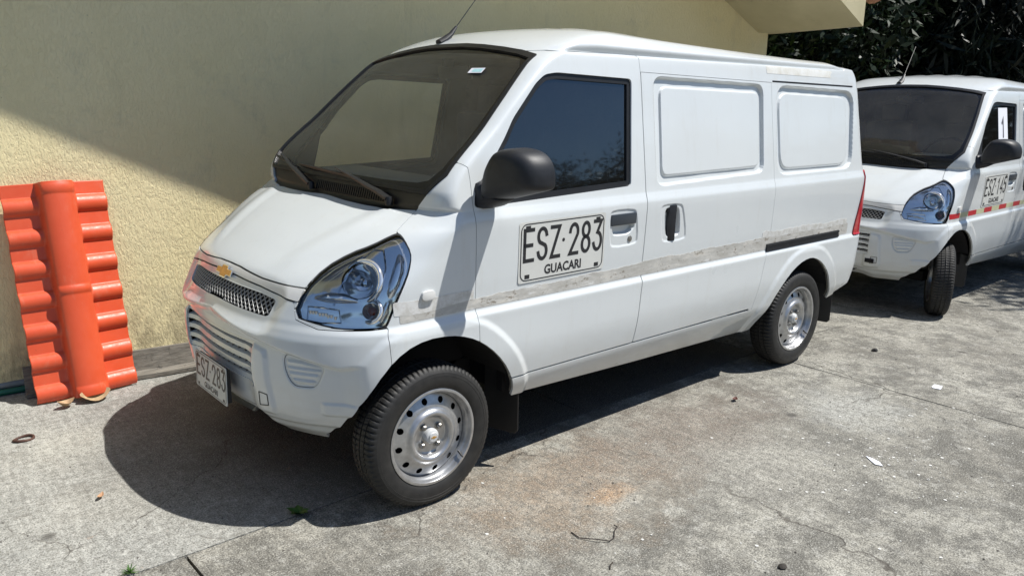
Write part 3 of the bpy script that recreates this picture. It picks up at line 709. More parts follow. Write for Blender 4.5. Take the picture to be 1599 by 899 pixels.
def bowl(c, ax, r, dep, n=36, mat='reflector', name='lamp_bowl', flute=0):
    ax = Vector(ax).normalized(); a = ax.cross(Vector((0, 0, 1))).normalized(); b_ = ax.cross(a); V = []; F = []; m = 9; c = Vector(c)
    for i in range(m+1):
        rr_ = r*(i/m)*.999+.0005; d = dep*(1-(i/m)**2)
        for kx in range(n):
            t = 2*math.pi*kx/n; fl = flute*(1 if kx % 2 else 0)*(i/m); V.append(c-ax*(d+fl)+a*(rr_*math.cos(t))+b_*(rr_*math.sin(t)))
    for i in range(m):
        for kx in range(n): F.append((i*n+kx, (i+1)*n+kx, (i+1)*n+(kx+1) % n, i*n+(kx+1) % n))
    # rim
    mb = MB(); mb.add(V, F); pts = [c+a*(r*1.03*math.cos(2*math.pi*kx/n))+b_*(r*1.03*math.sin(2*math.pi*kx/n)) for kx in range(n+1)]
    mb.tube(pts, r*.05, 6, cap=False, upv=ax); return mb.mesh(name, MT[mat], smooth=True, recalc=False)
def lamp_parts():
    for sd_, sn in ((-1, 'L'), (1, 'R')):
        f = lambda v: (v[0], v[1]*(-sd_), v[2])
        c, nn = qpt(.430, .950, -.026, sd_); AXL = (Vector(nn)+Vector((-.55, 0, -.1))).normalized(); VM['bowl'+sn] = bowl(c, AXL, .070, .060, 40, flute=.0)
        ax = AXL; a_ = ax.cross(Vector((0, 0, 1))).normalized(); b_ = ax.cross(a_); b = MB(); cc_ = Vector(c)-ax*.004
        pts = [cc_+a_*(.080*math.cos(2*math.pi*k_/48))+b_*(.080*math.sin(2*math.pi*k_/48)) for k_ in range(49)]; b.tube(pts, .0095, 12, cap=False, upv=ax)
        c2_ = Vector(qpt(.500, .840, -.018, sd_)[0]); pts = [c2_+a_*(.041*math.cos(2*math.pi*k_/36))+b_*(.041*math.sin(2*math.pi*k_/36)) for k_ in range(37)]; b.tube(pts, .008, 10, cap=False, upv=ax)
        b.tube([qpt(q__, z__, -.030, sd_)[0] for q__, z__ in ((.585, .865), (.598, .90), (.612, .94), (.622, .98), (.625, 1.02), (.610, 1.050))], [.012, .022, .026, .026, .022, .012], 14)
        b.tube([qpt(q__, z__, -.018, sd_)[0] for q__, z__ in ((.19, .878), (.27, .886), (.35, .884), (.43, .874))], [.008, .020, .020, .008], 12)
        b.tube([qpt(q__, z__, -.020, sd_)[0] for q__, z__ in ((.555, .800), (.575, .835), (.585, .865))], [.010, .015, .010], 10)
        VM['drum'+sn] = b.mesh('lamp_reflector_rings', MT['reflector'], smooth=True)
        b = MB(); ax = AXL; b.tube([Vector(c)-ax*.04, Vector(c)-ax*.012], [.013, .011], 12); b.tube([Vector(c)-ax*.014, Vector(c)-ax*.010], [.015, .008], 12)
        VM['bulb'+sn] = b.mesh('bulb_shield', MT['chrome'], smooth=True)
        c, nn = qpt(.500, .840, -.018, sd_); VM['bowl2'+sn] = bowl(c, (Vector(nn)+Vector((-.4, 0, 0))).normalized(), .034, .026, 28)
        b = MB(); b.lathe([(.0, -.020), (.010, -.017), (.015, -.010), (.017, 0), (.015, .010), (.0, .018)], 18, tuple(Vector(c)+Vector((.004, 0, 0)))); VM['amber'+sn] = b.mesh('turn_bulb', MT['amber'], smooth=True)
        # lower ribbed position lamp
        b = MB()
        for kx in range(9):
            c, nn = qpt(.170+.018*kx, .822-.0018*kx, -.024, sd_); b.tube([c+Vector((0, 0, -.020)), c+Vector((0, 0, .020))], .0085, 8)
        VM['drl'+sn] = b.mesh('position_lamp', simple('lamp_ribs', (.75, .76, .76), .18, metal=.8), smooth=True)
        b = MB()
        pts = [qpt(a_, b_, -.014, sd_)[0] for a_, b_ in ((.155, .80), (.155, .848), (.24, .852), (.33, .846), (.345, .80), (.24, .797), (.155, .80))]; b.tube(pts, .0035, 6, cap=False)
        pts = [qpt(a_, b_, -.012, sd_)[0] for a_, b_ in ((.30, .86), (.33, .93), (.39, 1.0), (.47, 1.045), (.53, 1.045), (.555, .99), (.55, .92), (.52, .875))]; b.tube(pts, .0035, 6, cap=False)
        VM['lampline'+sn] = b.mesh('lamp_bezel', MT['chrome'], smooth=True)
lamp_parts()
def mirror_mesh(sd_):
    def shell(out, layers, r):
        out = fil(out, r, 4); c = out.mean(0); V = []; n = len(out)
        for sc_, dx_ in layers:
            for p in out:
                yy, zz_ = c+(p-c)*sc_; V.append((.30-.25*(yy+.9)+dx_, yy*(-sd_), zz_))
        F = [(i*n+k_, i*n+(k_+1) % n, (i+1)*n+(k_+1) % n, (i+1)*n+k_) for i in range(len(layers)-1) for k_ in range(n)]+[tuple(range(n)), tuple(range((len(layers)-1)*n, len(layers)*n))]
        b = MB(); b.add(V, F); return b
    H = [(-.838, 1.378), (-.864, 1.408), (-.922, 1.416), (-.973, 1.410), (-1.010, 1.394), (-1.036, 1.364), (-1.047, 1.325), (-1.047, 1.268), (-.889, 1.223), (-.800, 1.200), (-.792, 1.24), (-.800, 1.284), (-.812, 1.330)]
    a = shell(H, [(.50, -.082), (.72, -.078), (.86, -.066), (.945, -.046), (.985, -.022), (1, .0), (1., .034), (.985, .040), (.95, .040), (.93, .034)], .02).mesh('mirror_housing', MT['black_plastic'], smooth=True)
    A_ = [(-.752, 1.168), (-.722, 1.185), (-.735, 1.245), (-.772, 1.290), (-.80, 1.275), (-.83, 1.24), (-.889, 1.219), (-.83, 1.185)]
    d = shell(A_, [(.6, -.060), (.85, -.052), (.97, -.03), (1, 0), (.95, .03)], .02).mesh('mirror_arm', MT['black_plastic'], smooth=True)
    g = shell(H, [(.93, .0345), (.925, .036)], .02).mesh('mirror_glass', MT['chrome'])
    return a, d, g
for sd_, sn in ((-1, 'L'), (1, 'R')): VM['mir'+sn], VM['marm'+sn], VM['mgl'+sn] = mirror_mesh(sd_)
def wiper(name, piv, path, b0, b1, rads):
    b = MB(); pts = [frontpt(a_, b_, o_)[0] for a_, b_, o_ in path]; b.tube(pts, rads, 6, flat=.55)
    p = frontpt(*piv, .012)[0]; b.lathe([(0, .016), (.012, .013), (.016, 0), (.016, -.02)], 16, tuple(p), ax='z')
    me = b.mesh('wiper_arm', MT['rubber'], smooth=True)
    b = MB(); n = 10; pts = []
    for i in range(n+1):
        t = i/n; pts.append(frontpt(b0[0]+(b1[0]-b0[0])*t, b0[1]+(b1[1]-b0[1])*t, .012+.006*math.sin(math.pi*t))[0])
    b.tube(pts, [.004]+[.0065]*(n-1)+[.004], 6); b.tube([p_+Vector((.006, 0, -.008)) for p_ in pts], .003, 4)
    return me, b.mesh('wiper_blade', MT['rubber'], smooth=True)
VM['wiper1'] = wiper('w', (-.475, 1.192), [(-.475, 1.196, .016), (-.40, 1.216, .020), (-.33, 1.228, .022), (-.20, 1.250, .020), (-.02, 1.276, .018)], (-.24, 1.252), (.33, 1.268), [.019, .018, .016, .012, .006])
VM['wiper2'] = wiper('w', (.155, 1.194), [(.155, 1.196, .016), (.22, 1.214, .020), (.29, 1.232, .022), (.42, 1.258, .020), (.585, 1.292, .018)], (.36, 1.256), (.655, 1.285), [.019, .018, .016, .012, .007])
def cowlribs():
    b = MB()
    for i in range(34):
        yy = .13-.017*i
        p0 = frontpt(yy, 1.182, -.004)[0]; p1 = frontpt(yy, 1.222, -.003)[0]; b.tube([p0, p1], .0035, 4)
    return b.mesh('vent_ribs', MT['black_plastic'])
VM['cowlribs'] = cowlribs()
def antenna():
    p, _ = frontpt(.0, 1.80, 0)
    b = MB(); base = Vector((.735, .115, 1.852)); d = Vector((.62, .10, .62)).normalized()
    b.tube([base+Vector((-.045, 0, -.012)), base+Vector((-.01, 0, .004)), base+d*.045, base+d*.10], [.024, .024, .016, .008], 10, flat=.7); a = b.mesh('antenna_base', MT['black_plastic'], smooth=True)
    b = MB(); b.tube([base+d*.09, base+d*.46], [.0026, .0018], 6); return a, b.mesh('antenna_rod', MT['rubber'])
VM['ant'], VM['rod'] = antenna()
def box_mesh(name, boxes, mat, bev=.0):
    b = MB()
    for c_, h_ in boxes: b.box(c_, h_)
    return b.mesh(name, mat, bevel=bev, smooth=bev > 0)
def side_frame(xc, zc, off=.0012):
    o, n_ = sidept(xc, zc, off); a, _ = sidept(xc+.12, zc, off); c_, _ = sidept(xc, zc+.06, off); ex = (a-o).normalized(); ez = n_; ey = ez.cross(ex)
    ey = -ey if ey.z < 0 else ey; up_ = (c_-o).normalized(); ez = ex.cross(up_).normalized(); ez = -ez if ez.y > 0 else ez; return (o, ex, up_, ez)

def build_van(loc, code, other=False, steer=0.0):
    r = empty('white_van', loc)
    A = lambda nm, me, par=r: link(nm, me, par)
    body = A('body', VM['body']); A('roof', VM['roof']); A('hood', VM['hood']); A('inner_shell', VM['inner'])
    if not other:
        A('stripe_residue', VM['stripe'], body); A('flaking_film', VM['film'], body); A('flaking_film', VM['film2'], body); A('roof_edge_tape', VM['rooftape'], body)
    else:
        for t_ in TAPES: A('reflective_tape', t_, body)
    g = A('grille_trim', VM['grille_trim']); A('emblem', VM['emblem'], g); A('emblem_rim', VM['emblem_rim'], g)
    bp = A('front_bumper', VM['front_bumper'])
    A('fog_cover', VM['fogL'], bp); A('fog_cover', VM['fogR'], bp)
    g = A('upper_grille', VM['lattice']); A('grille_backing', VM['gr1back'], g)
    g = A('lower_grille', VM['gr2back']); A('grille_fin', VM['fins'], g)
    for s_ in VM['slats']: A('grille_slat', s_, g)
    # tow hook cover and its seam
    f_ = MB(); cs = ((-.372, .490), (-.415, .487), (-.410, .440), (-.362, .432), (-.372, .490)); pts = [frontpt(cs[i][0]+(cs[i+1][0]-cs[i][0])*t/4, cs[i][1]+(cs[i+1][1]-cs[i][1])*t/4, .0008)[0] for i in range(4) for t in range(5)]; f_.tube(pts, .0020, 4, cap=False)
    A('tow_cover_seam', VM.setdefault('tow', f_.mesh('tow_cover_seam', MT['rubber'])), bp)
    if other:
        f_ = MB(); p = frontpt(-.36, .455, .001)[0]; f_.box(p, (.006, .034, .016)); A('tow_eye_opening', f_.mesh('tow_eye_opening', MT['dark']), bp)
    ws = A('windshield', VM['windshield']); A('windshield_border', VM['windshield_border'], ws); A('windshield_seal', VM['windshield_seal'], ws)
    p, n_ = frontpt(-.385, 1.702, .001); ex = Vector((0, -1, 0)); ey = Vector((n_.z, 0, -n_.x)); ey = -ey if ey.z < 0 else ey; ez = Vector((n_.x, 0, n_.z))
    if not other:
        mb = MB(); mb.ext([(-.048, -.016), (.048, -.016), (.048, .016), (-.048, .016)], .0006, (p, ex, ey, ez)); st = A('inspection_sticker', mb.mesh('inspection_sticker', MT['paper']), ws)
        mb = MB(); mb.ext([(-.026, -.010), (.040, -.010), (.040, .010), (-.026, .010)], .0004, (p+ez*.0008, ex, ey, ez)); A('inspection_sticker', mb.mesh('inspection_sticker', MT['blue_sticker']), ws)
    cw = A('cowl', VM['cowl']); A('vent_ribs', VM['cowlribs'], cw)
    for kx in ('wiper1', 'wiper2'):
        w_ = A('wiper', VM[kx][0]); A('wiper_blade', VM[kx][1], w_)
    for sn, sd_ in (('L', -1), ('R', 1)):
        h = A('headlight', VM['headlight'+sn]); A('lens', VM['lens'+sn], h); A('lamp_seal', VM['lampseal'+sn], h); A('lamp_bowl', VM['bowl'+sn], h); A('lamp_bowl', VM['bowl2'+sn], h); A('reflector_ring', VM['drum'+sn], h)
        A('bulb_shield', VM['bulb'+sn], h); A('turn_bulb', VM['amber'+sn], h); A('position_lamp', VM['drl'+sn], h); A('lamp_bezel', VM['lampline'+sn], h)
        d = A('front_door', VM['fdoor'+sn]); A('window_seal', VM['winseal'+sn], d); A('window_glass', VM['winglass'+sn], d); A('window_corner_panel', VM['sail'+sn], d)
        if sd_ < 0: m_ = A('wing_mirror', VM['mir'+sn]); A('mirror_arm', VM['marm'+sn], m_); A('mirror_glass', VM['mgl'+sn], m_)
        s_ = A('sliding_door', VM['sdoor'+sn]); A('tail_light', VM['tail'+sn])
        if sd_ < 0:
            fr = side_frame(1.050, 1.062, -.002)
            mb = MB(); mb.box(fr[0]+fr[3]*.004, (.082, .026, .007), (fr[1], fr[2], fr[3])); A('door_handle', mb.mesh('door_handle', simple('slate_handle', (.045, .055, .068), .35), bevel=.005, smooth=True), d)
            fr = side_frame(1.103, .966, .0); mb = MB(); mb.lathe([(0, -.004), (.008, -.004), (.010, -.003), (.0135, -.003), (.0145, 0)], 20, tuple(fr[0])); A('lock', mb.mesh('lock', MT['nut'], smooth=True), d)
            fr = side_frame(1.408, 1.010, .004); mb = MB(); mb.box(fr[0]+fr[3]*.010, (.024, .088, .012), (fr[1], fr[2], fr[3])); mb.box(fr[0]+fr[3]*.008-fr[1]*.002+fr[2]*.070, (.030, .018, .011), (fr[1], fr[2], fr[3])); mb.box(fr[0]+fr[3]*.008-fr[1]*.006-fr[2]*.076, (.034, .014, .010), (fr[1], fr[2], fr[3]))
            A('door_handle', mb.mesh('door_handle', MT['black_plastic'], bevel=.006, smooth=True), s_)
            mb = MB(); n_ = 12
            for dz_, hh_, oo in ((0, .022, .002), (.014, .005, .006), (-.014, .005, .006), (-.002, .003, .005)):
                a0 = sidept(2.272, .783+dz_, oo)[0]; a1 = sidept(3.09, .780+dz_, oo)[0]; mid = (a0+a1)/2; ex = (a1-a0); L_ = ex.length/2; ex.normalize(); mb.box(mid, (L_, .0025, hh_), (ex, Vector((0, 1, 0)), Vector((0, 0, 1))))
            A('door_rail', VM.setdefault('rail', mb.mesh('door_rail', MT['black_plastic'])), body)
            mk = MB(); fr = side_frame(-.030, .878, .0); mk.ext([(.030*math.copysign(abs(math.cos(t))**.6, math.cos(t)), .019*math.copysign(abs(math.sin(t))**.7, math.sin(t))) for t in [2*math.pi*k_/24 for k_ in range(24)]], .012, fr)
            A('side_marker', VM.setdefault('marker', mk.mesh('side_marker', simple('marker_lens', (.70, .70, .68), .15, coat=.8), bevel=.004, smooth=True)), body)
            # dark slot under the roof edge behind the sliding door
            mb = MB(); a0 = sidept(2.335, 1.6875, .0)[0]; a1 = sidept(3.235, 1.670, .0)[0]; ex = (a1-a0); L_ = ex.length/2; ex.normalize(); mb.box((a0+a1)/2, (L_, .0018, .0042), (ex, Vector((0, 1, 0)), Vector((0, 0, 1))))
            A('door_track_slot', VM.setdefault('slot', mb.mesh('door_track_slot', MT['rubber'])), body)
            mb = MB(); a0 = sidept(1.24, 1.7135, .0)[0]; a1 = sidept(2.335, 1.6875, .0)[0]
    # door sticker with the number
    fr = side_frame(.672, .979, .001)
    plate(r, 'number_sticker', code, .51, .255, fr, MT['sticker'], .0006)
    # number plate on the bumper
    if True:
        O = Vector((-.574, -.012, .458)); ez = Vector((-1, -.004, .03)).normalized(); ex = Vector((.004, -1, -.012)).normalized(); ey = ez.cross(ex).normalized(); ey = -ey if ey.z < 0 else ey
        pl_ = plate(r, 'licence_plate', code, .33, .16, (O, ex, ey, ez), MT['plate'], .003)
        mb = MB(); mb.box(O+Vector((.012, 0, -.002)), (.008, .155, .070)); A('plate_bracket', VM.setdefault('bracket', mb.mesh('plate_bracket', MT['black_plastic'])), pl_)
    a = A('antenna', VM['ant']); A('antenna_rod', VM['rod'], a)
    # wheels, flaps, wells
    for xx, st in ((0, steer), (2.7, 0)):
        for s_ in (-1, 1): wheel(r, (xx, s_*(.785-.0735), .293), s_, st)
    fl = VM.get('flapF')
    for nm, xx, zz_ in (('F', .440, .30), ('R', 3.165, .31)):
        if 'flap'+nm not in VM:
            b = MB(); b.ext([(-.085, -.135), (.065, -.142), (.080, -.125), (.080, .13), (-.085, .17)], .008, (Vector((0, 0, 0)), Vector((0, -1, 0)), Vector((0, 0, 1)), Vector((1, 0, 0)))); VM['flap'+nm] = b.mesh('mud_flap', MT['rubber'], bevel=.003)
        for s_ in (-1, 1): f_ = A('mud_flap', VM['flap'+nm]); f_.location = (xx, s_*.675, zz_); f_.rotation_euler = (0, 0, -s_*R(24))
    if 'well' not in VM:
        b = MB()
        for cx, cr in ((0, .43), (2.705, .40)):
            for s_ in (-1, 1):
                n = 24; V = []; F = []
                for i in range(n+1):
                    t = R(24)+R(132)*i/n; px_, pz_ = cx+cr*math.cos(t), .285+cr*1.0*math.sin(t)
                    V += [(px_, s_*(.765 if px_ > -.15 else .60), pz_), (px_, s_*.46, pz_)]
                V.append((cx, s_*.46, .285)); 
                for i in range(n): F += [(2*i, 2*i+1, 2*i+3, 2*i+2), (2*i+1, len(V)-1, 2*i+3)]
                b.add(V, F)
        b.box((1.35, 0, .40), (1.75, .46, .05)); b.box((1.35, 0, .40), (.92, .69, .05)); b.box((3.2, 0, .42), (.12, .66, .05)); b.box((1.35, 0, .30), (.03, .30, .03)); b.box((2.7, 0, .30), (.05, .62, .04)); b.box((0, 0, .30), (.05, .60, .04))
        b.box((1.6, -.20, .26), (1.0, .035, .035)); b.box((-.32, 0, .42), (.06, .35, .04))
        VM['well'] = b.mesh('underbody', MT['dark'])
        VM['dashb'] = box_mesh('dashboard', [((.36, 0, 1.09), (.22, .66, .10)), ((.24, 0, 1.17), (.15, .60, .040)), ((.42, 0, 1.18), (.12, .66, .045)), ((.50, -.36, 1.20), (.08, .18, .055))], MT['dash'], .03)
        VM['dvent'] = box_mesh('dash_vent', [((.15, -.05-.024*i, 1.212), (.022, .006, .003)) for i in range(14)], MT['dark'])
        VM['seatm'] = box_mesh('seat', [((.98, 0, .95), (.24, .24, .08)), ((1.22, 0, 1.22), (.07, .23, .28)), ((1.26, 0, 1.56), (.045, .12, .09))], MT['seat'], .035)
        VM['bulk'] = box_mesh('bulkhead', [((1.45, 0, 1.06), (.01, .655, .62))], MT['liner'])
        b = MB(); cc = Vector((.66, -.36, 1.22)); pts = [cc+Vector((math.sin(t)*.10, math.cos(t)*.19, math.sin(t)*.16)) for t in [2*math.pi*k_/28 for k_ in range(29)]]; b.tube(pts, .013, 8, cap=False)
        b.tube([cc+Vector((0, -.18, 0)), cc, cc+Vector((0, .18, 0))], .014, 8); b.tube([cc, cc+Vector((-.16, 0, -.09))], .03, 8); VM['swheel'] = b.mesh('steering_wheel', MT['black_plastic'], smooth=True)
        VM['rvm'] = box_mesh('rear_view_mirror', [((.70, .0, 1.70), (.012, .12, .032)), ((.66, 0, 1.745), (.03, .012, .02))], MT['black_plastic'], .008)
        VM['lining'] = box_mesh('door_lining', [((.72, 0, 1.0), (.5, .012, .165))], MT['dash'], .01)
    A('underbody', VM['well']); d = A('dashboard', VM['dashb']); A('dash_vent', VM['dvent'], d); A('bulkhead', VM['bulk']); A('steering_wheel', VM['swheel']); A('rear_view_mirror', VM['rvm']); lo = A('door_lining', VM['lining']); lo.location = (0, .745, 0); lo = A('door_lining', VM['lining']); lo.location = (0, -.745, 0)
    for s_ in (-1, 1): o = A('seat', VM['seatm']); o.location = (0, s_*.37, 0)
    if other:
        fr0 = sidept(.86, 1.50, -.012)[0]; fr = (fr0, Vector((1, 0, 0)), Vector((0, .16, .987)), Vector((0, -1, .16)).normalized())
        mb = MB(); mb.ext([(-.108, -.16), (.108, -.155), (.10, .15), (-.105, .15)], .0008, fr); o = A('paper_sheet', mb.mesh('paper_sheet', MT['paper']))
        mb = MB(); strokes(mb, '1', (fr[0], fr[1], fr[2], fr[3]), -.045, -.10, .08, .17, .026, .0018); A('lettering', mb.mesh('lettering', simple('grey_ink', (.10, .10, .12), .6), recalc=False), o)
    return r
van1 = build_van((0, 0, 0), 'ESZ283'); tag(van1, 'white cargo van in the foreground with ESZ 283 door sticker and faded stripe residue', 'van', 'white cargo vans parked nose to tail')
van2 = build_van((5.094, .024, -.116), 'ESZ145', True, R(27)); tag(van2, 'white cargo van parked behind, ESZ 145 sticker, red and cream tape, front wheels turned', 'van', 'white cargo vans parked nose to tail')

# ================================================================== GROUND
def gz(xx, yy=0):
    t = max(0, min(1, (xx-3.0)/2.2)); return -.116*t*t*(3-2*t)
def concrete_mat(kind):
    m = M('rough_concrete' if kind else 'smooth_cement'); v = m.co()
    n1 = m.noise(.9, 6, .62, m.co(loc=(3.1, 1.7, 0))); n2 = m.noise(5, 7, .7); n3 = m.noise(34, 5, .75); n4 = m.noise(150, 3, .7); n5 = m.noise(260, 2, .6, m.co(loc=(9, 9, 9)))
    def spot(cx, cy_, r, a=1., b_=1., e=.3, nz=2.):
        vv = m.co(loc=(-cx*a, -cy_*b_, 0), scale=(a, b_, 0)); n = m.n.new('ShaderNodeVectorMath'); n.operation = 'LENGTH'; m.l.new(vv, n.inputs[0])
        d = m.math('ADD', n.outputs['Value'], m.math('MULTIPLY', m.math('SUBTRACT', n2, .5), r*nz)); return m.ramp(m.math('DIVIDE', d, r), [(e, 1.), (1., 0.)])
    if kind:
        c = m.mix(m.ramp(n1, [(.38, 0.), (.62, 1.)]), (.25, .236, .20), (.45, .435, .375))
        c = m.mix(m.ramp(n2, [(.42, .85), (.56, 0.)]), c, (.12, .115, .10))
        c = m.mix(m.ramp(m.noise(13, 6, .75, m.co(loc=(2, 7, 0))), [(.52, .0), (.66, .6)]), c, (.54, .53, .48))
        c = m.mix(m.math('MULTIPLY', spot(.50, -1.0, .75, 1, 1.5), .60), c, (.36, .265, .175))
        c = m.mix(m.math('MULTIPLY', spot(.62, -1.18, .16, 1, 1.8), .5), c, (.55, .32, .15))
        c = m.mix(m.math('MULTIPLY', spot(1.35, -.95, .75, .8, 1.7), .55), c, (.23, .175, .135))
        c = m.mix(m.math('MULTIPLY', spot(2.28, -1.38, .36), .75), c, (.48, .48, .44))
        c = m.mix(m.math('MULTIPLY', spot(1.35, -1.45, .45, 1, 1.2), .4), c, (.48, .46, .40))
        ag = 1.
    else:
        c = m.mix(m.ramp(n1, [(.38, 0.), (.62, 1.)]), (.31, .315, .295), (.45, .445, .405))
        c = m.mix(m.ramp(m.noise(11, 7, .75), [(.36, .42), (.52, 0.)]), c, (.27, .27, .25))
        c = m.mix(m.ramp(m.noise(24, 6, .8, m.co(loc=(1, 5, 0))), [(.52, 0.), (.64, .6)]), c, (.66, .65, .60))
        c = m.mix(m.math('MULTIPLY', spot(-.95, .75, .30), .5), c, (.60, .585, .51))
        c = m.mix(m.math('MULTIPLY', spot(-.75, .1, .5, 1, 1.4), .3), c, (.33, .31, .26))
        c = m.mix(m.math('MULTIPLY', spot(1.3, .35, 1.35, .55, .85, .62, .35), .93), c, (.036, .030, .027))  # oil stain under the near van, darkened and widened to deepen its shadow
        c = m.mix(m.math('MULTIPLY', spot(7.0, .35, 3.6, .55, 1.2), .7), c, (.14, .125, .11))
        c = m.mix(m.ramp(m.noise(14, 4, .7, m.co(loc=(3, 3, 3))), [(.68, 0.), (.72, .35)]), c, (.42, .25, .16))
        ag = .85
    c = m.mix(m.ramp(n3, [(.38, .65*ag), (.54, 0.)]), c, (.10, .097, .085))
    c = m.mix(m.ramp(n4, [(.36, .85*ag), (.50, 0.)]), c, (.055, .052, .045))
    c = m.mix(m.ramp(n4, [(.55, .0), (.70, .75*ag)]), c, (.62, .60, .53))
    c = m.mix(m.ramp(n5, [(.60, 0.), (.70, .7*ag)]), c, (.66, .65, .60))
    c = m.mix(m.ramp(m.noise(75, 2, .6, m.co((1, 1.0, 1), (5, 2, 0))), [(.67, 0.), (.71, .6)]), c, (.06, .055, .05))
    c = m.mix(m.ramp(m.noise(2.1, 7, .8, m.co(loc=(6, 1, 2)), dist=.4), [(.54, 0.), (.64, .45)]), c, (.13, .12, .10))
    oil = m.ramp(m.voro(1.9, 'F1', m.co(loc=(.3, .1, 0)), 0), [(.03, .75), (.075, 0.)]); c = m.mix(oil, c, (.05, .045, .04))
    bm_ = m.noise(46, 4, .65, m.co((1.2, .12, 1), (0, 0, 0), (0, 0, R(-42))))
    c = m.mix(m.ramp(bm_, [(.40, .30*ag), (.56, 0.)]), c, (.12, .115, .10))
    wv = m.n.new('ShaderNodeVectorMath'); wv.operation = 'ADD'; nn = m.n.new('ShaderNodeTexNoise'); nn.inputs['Scale'].default_value = 5; nn.inputs['Detail'].default_value = 6; m.l.new(m.co(), nn.inputs[0])
    sc = m.n.new('ShaderNodeVectorMath'); sc.operation = 'SCALE'; sc.inputs['Scale'].default_value = .25; m.l.new(nn.outputs['Color'], sc.inputs[0]); m.l.new(m.co((1, 1, 0)), wv.inputs[0]); m.l.new(sc.outputs[0], wv.inputs[1])
    cr = m.ramp(m.voro(.9 if not kind else .55, 'DISTANCE_TO_EDGE', wv.outputs[0], 0), [(.0, 1.), (.0035, .0)])
    crm = m.math('MULTIPLY', cr, m.ramp(n1, [(.46, 0.), (.56, .8)])); c = m.mix(crm, c, (.07, .06, .05))
    m.set(Base_Color=c, Roughness=.88, Specular_IOR_Level=.25)
    h = m.math('ADD', m.math('MULTIPLY', n4, .6), m.math('ADD', m.math('MULTIPLY', n3, 1.1), m.math('MULTIPLY', bm_, .3)))
    h = m.math('SUBTRACT', h, m.math('MULTIPLY', crm, 1.0))
    m.bump(h, .8 if kind else .5, .006); return m.m
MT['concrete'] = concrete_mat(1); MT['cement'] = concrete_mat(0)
mm_ = M('bare_soil'); mm_.set(Base_Color=mm_.mix(mm_.noise(3, 5), (.05, .042, .03), (.11, .09, .06)), Roughness=.95); mm_.bump(mm_.noise(40, 4), .6, .02); MT['soil'] = mm_.m
b = MB(); n = 40
xsg = [-150, -40, -12]+[-6+i*.4 for i in range(60)]+[24, 60, 200]; ysg = [-200, -60, -20, -8, 0, 8, 20, 60, 200]
b.add([(a, c_, gz(a)-.022) for a in xsg for c_ in ysg], [(i*len(ysg)+j, i*len(ysg)+j+1, (i+1)*len(ysg)+j+1, (i+1)*len(ysg)+j) for i in range(len(xsg)-1) for j in range(len(ysg)-1)])
ground = link('ground', b.mesh('ground', MT['soil'], smooth=True)); ground['kind'] = 'structure'
gp = link('concrete_yard', None) if False else None
def slab(x0, x1, y0, y1, seed, mt='concrete'):
    rs = random.Random(seed); jx = .0045; st = .18
    def edge(a0, a1, n): return [a0+(a1-a0)*i/n for i in range(n+1)]
    nx = max(4, int((x1-x0)/st)); ny = max(3, int((y1-y0)/st)); xs_ = edge(x0+jx, x1-jx, nx); ys_ = edge(y0+jx, y1-jx, ny)
    bm = bmesh.new(); g_ = []
    for i, a in enumerate(xs_):
        row = []
        for j, c_ in enumerate(ys_):
            bx = rs.uniform(-.0022, .0022) if i in (0, nx) else 0; by = rs.uniform(-.0022, .0022) if j in (0, ny) else 0
            row.append(bm.verts.new((a+bx, c_+by, gz(a)+rs.uniform(-.0008, .0008))))
        g_.append(row)
    for i in range(nx):
        for j in range(ny): bm.faces.new((g_[i][j], g_[i+1][j], g_[i+1][j+1], g_[i][j+1]))
    be = [e for e in bm.edges if len(e.link_faces) == 1]
    r = bmesh.ops.extrude_edge_only(bm, edges=be)
    for v in r['geom']:
        if isinstance(v, bmesh.types.BMVert): v.co.z -= .021
    for f in bm.faces: f.smooth = abs(f.normal.z) > .5 or True
    for e in be: e.smooth = False
    bmesh.ops.recalc_face_normals(bm, faces=bm.faces[:])
    me = bpy.data.meshes.new('concrete_slab'); bm.to_mesh(me); bm.free(); me.materials.append(MT[mt]); o = link('concrete_slab', me, ground); return o
for i, (a, c_) in enumerate([(-8.2, -4.5), (-4.5, -.893), (-.893, 2.735), (2.735, 6.35), (6.35, 9.97), (9.97, 13.6)]): slab(a, c_, -4.2, -.512, 10+i); slab(a, c_, -9.5, -4.2, 40+i)
for i, (a, c_) in enumerate([(-8.2, -3.0), (-3.0, 1.15), (1.15, 2.735), (2.735, 6.35), (6.35, 9.97), (9.97, 13.6)]): slab(a, c_, -.512, 2.9 if a > 5 else 2.0, 70+i, 'cement' if c_ < 2.8 else 'concrete')

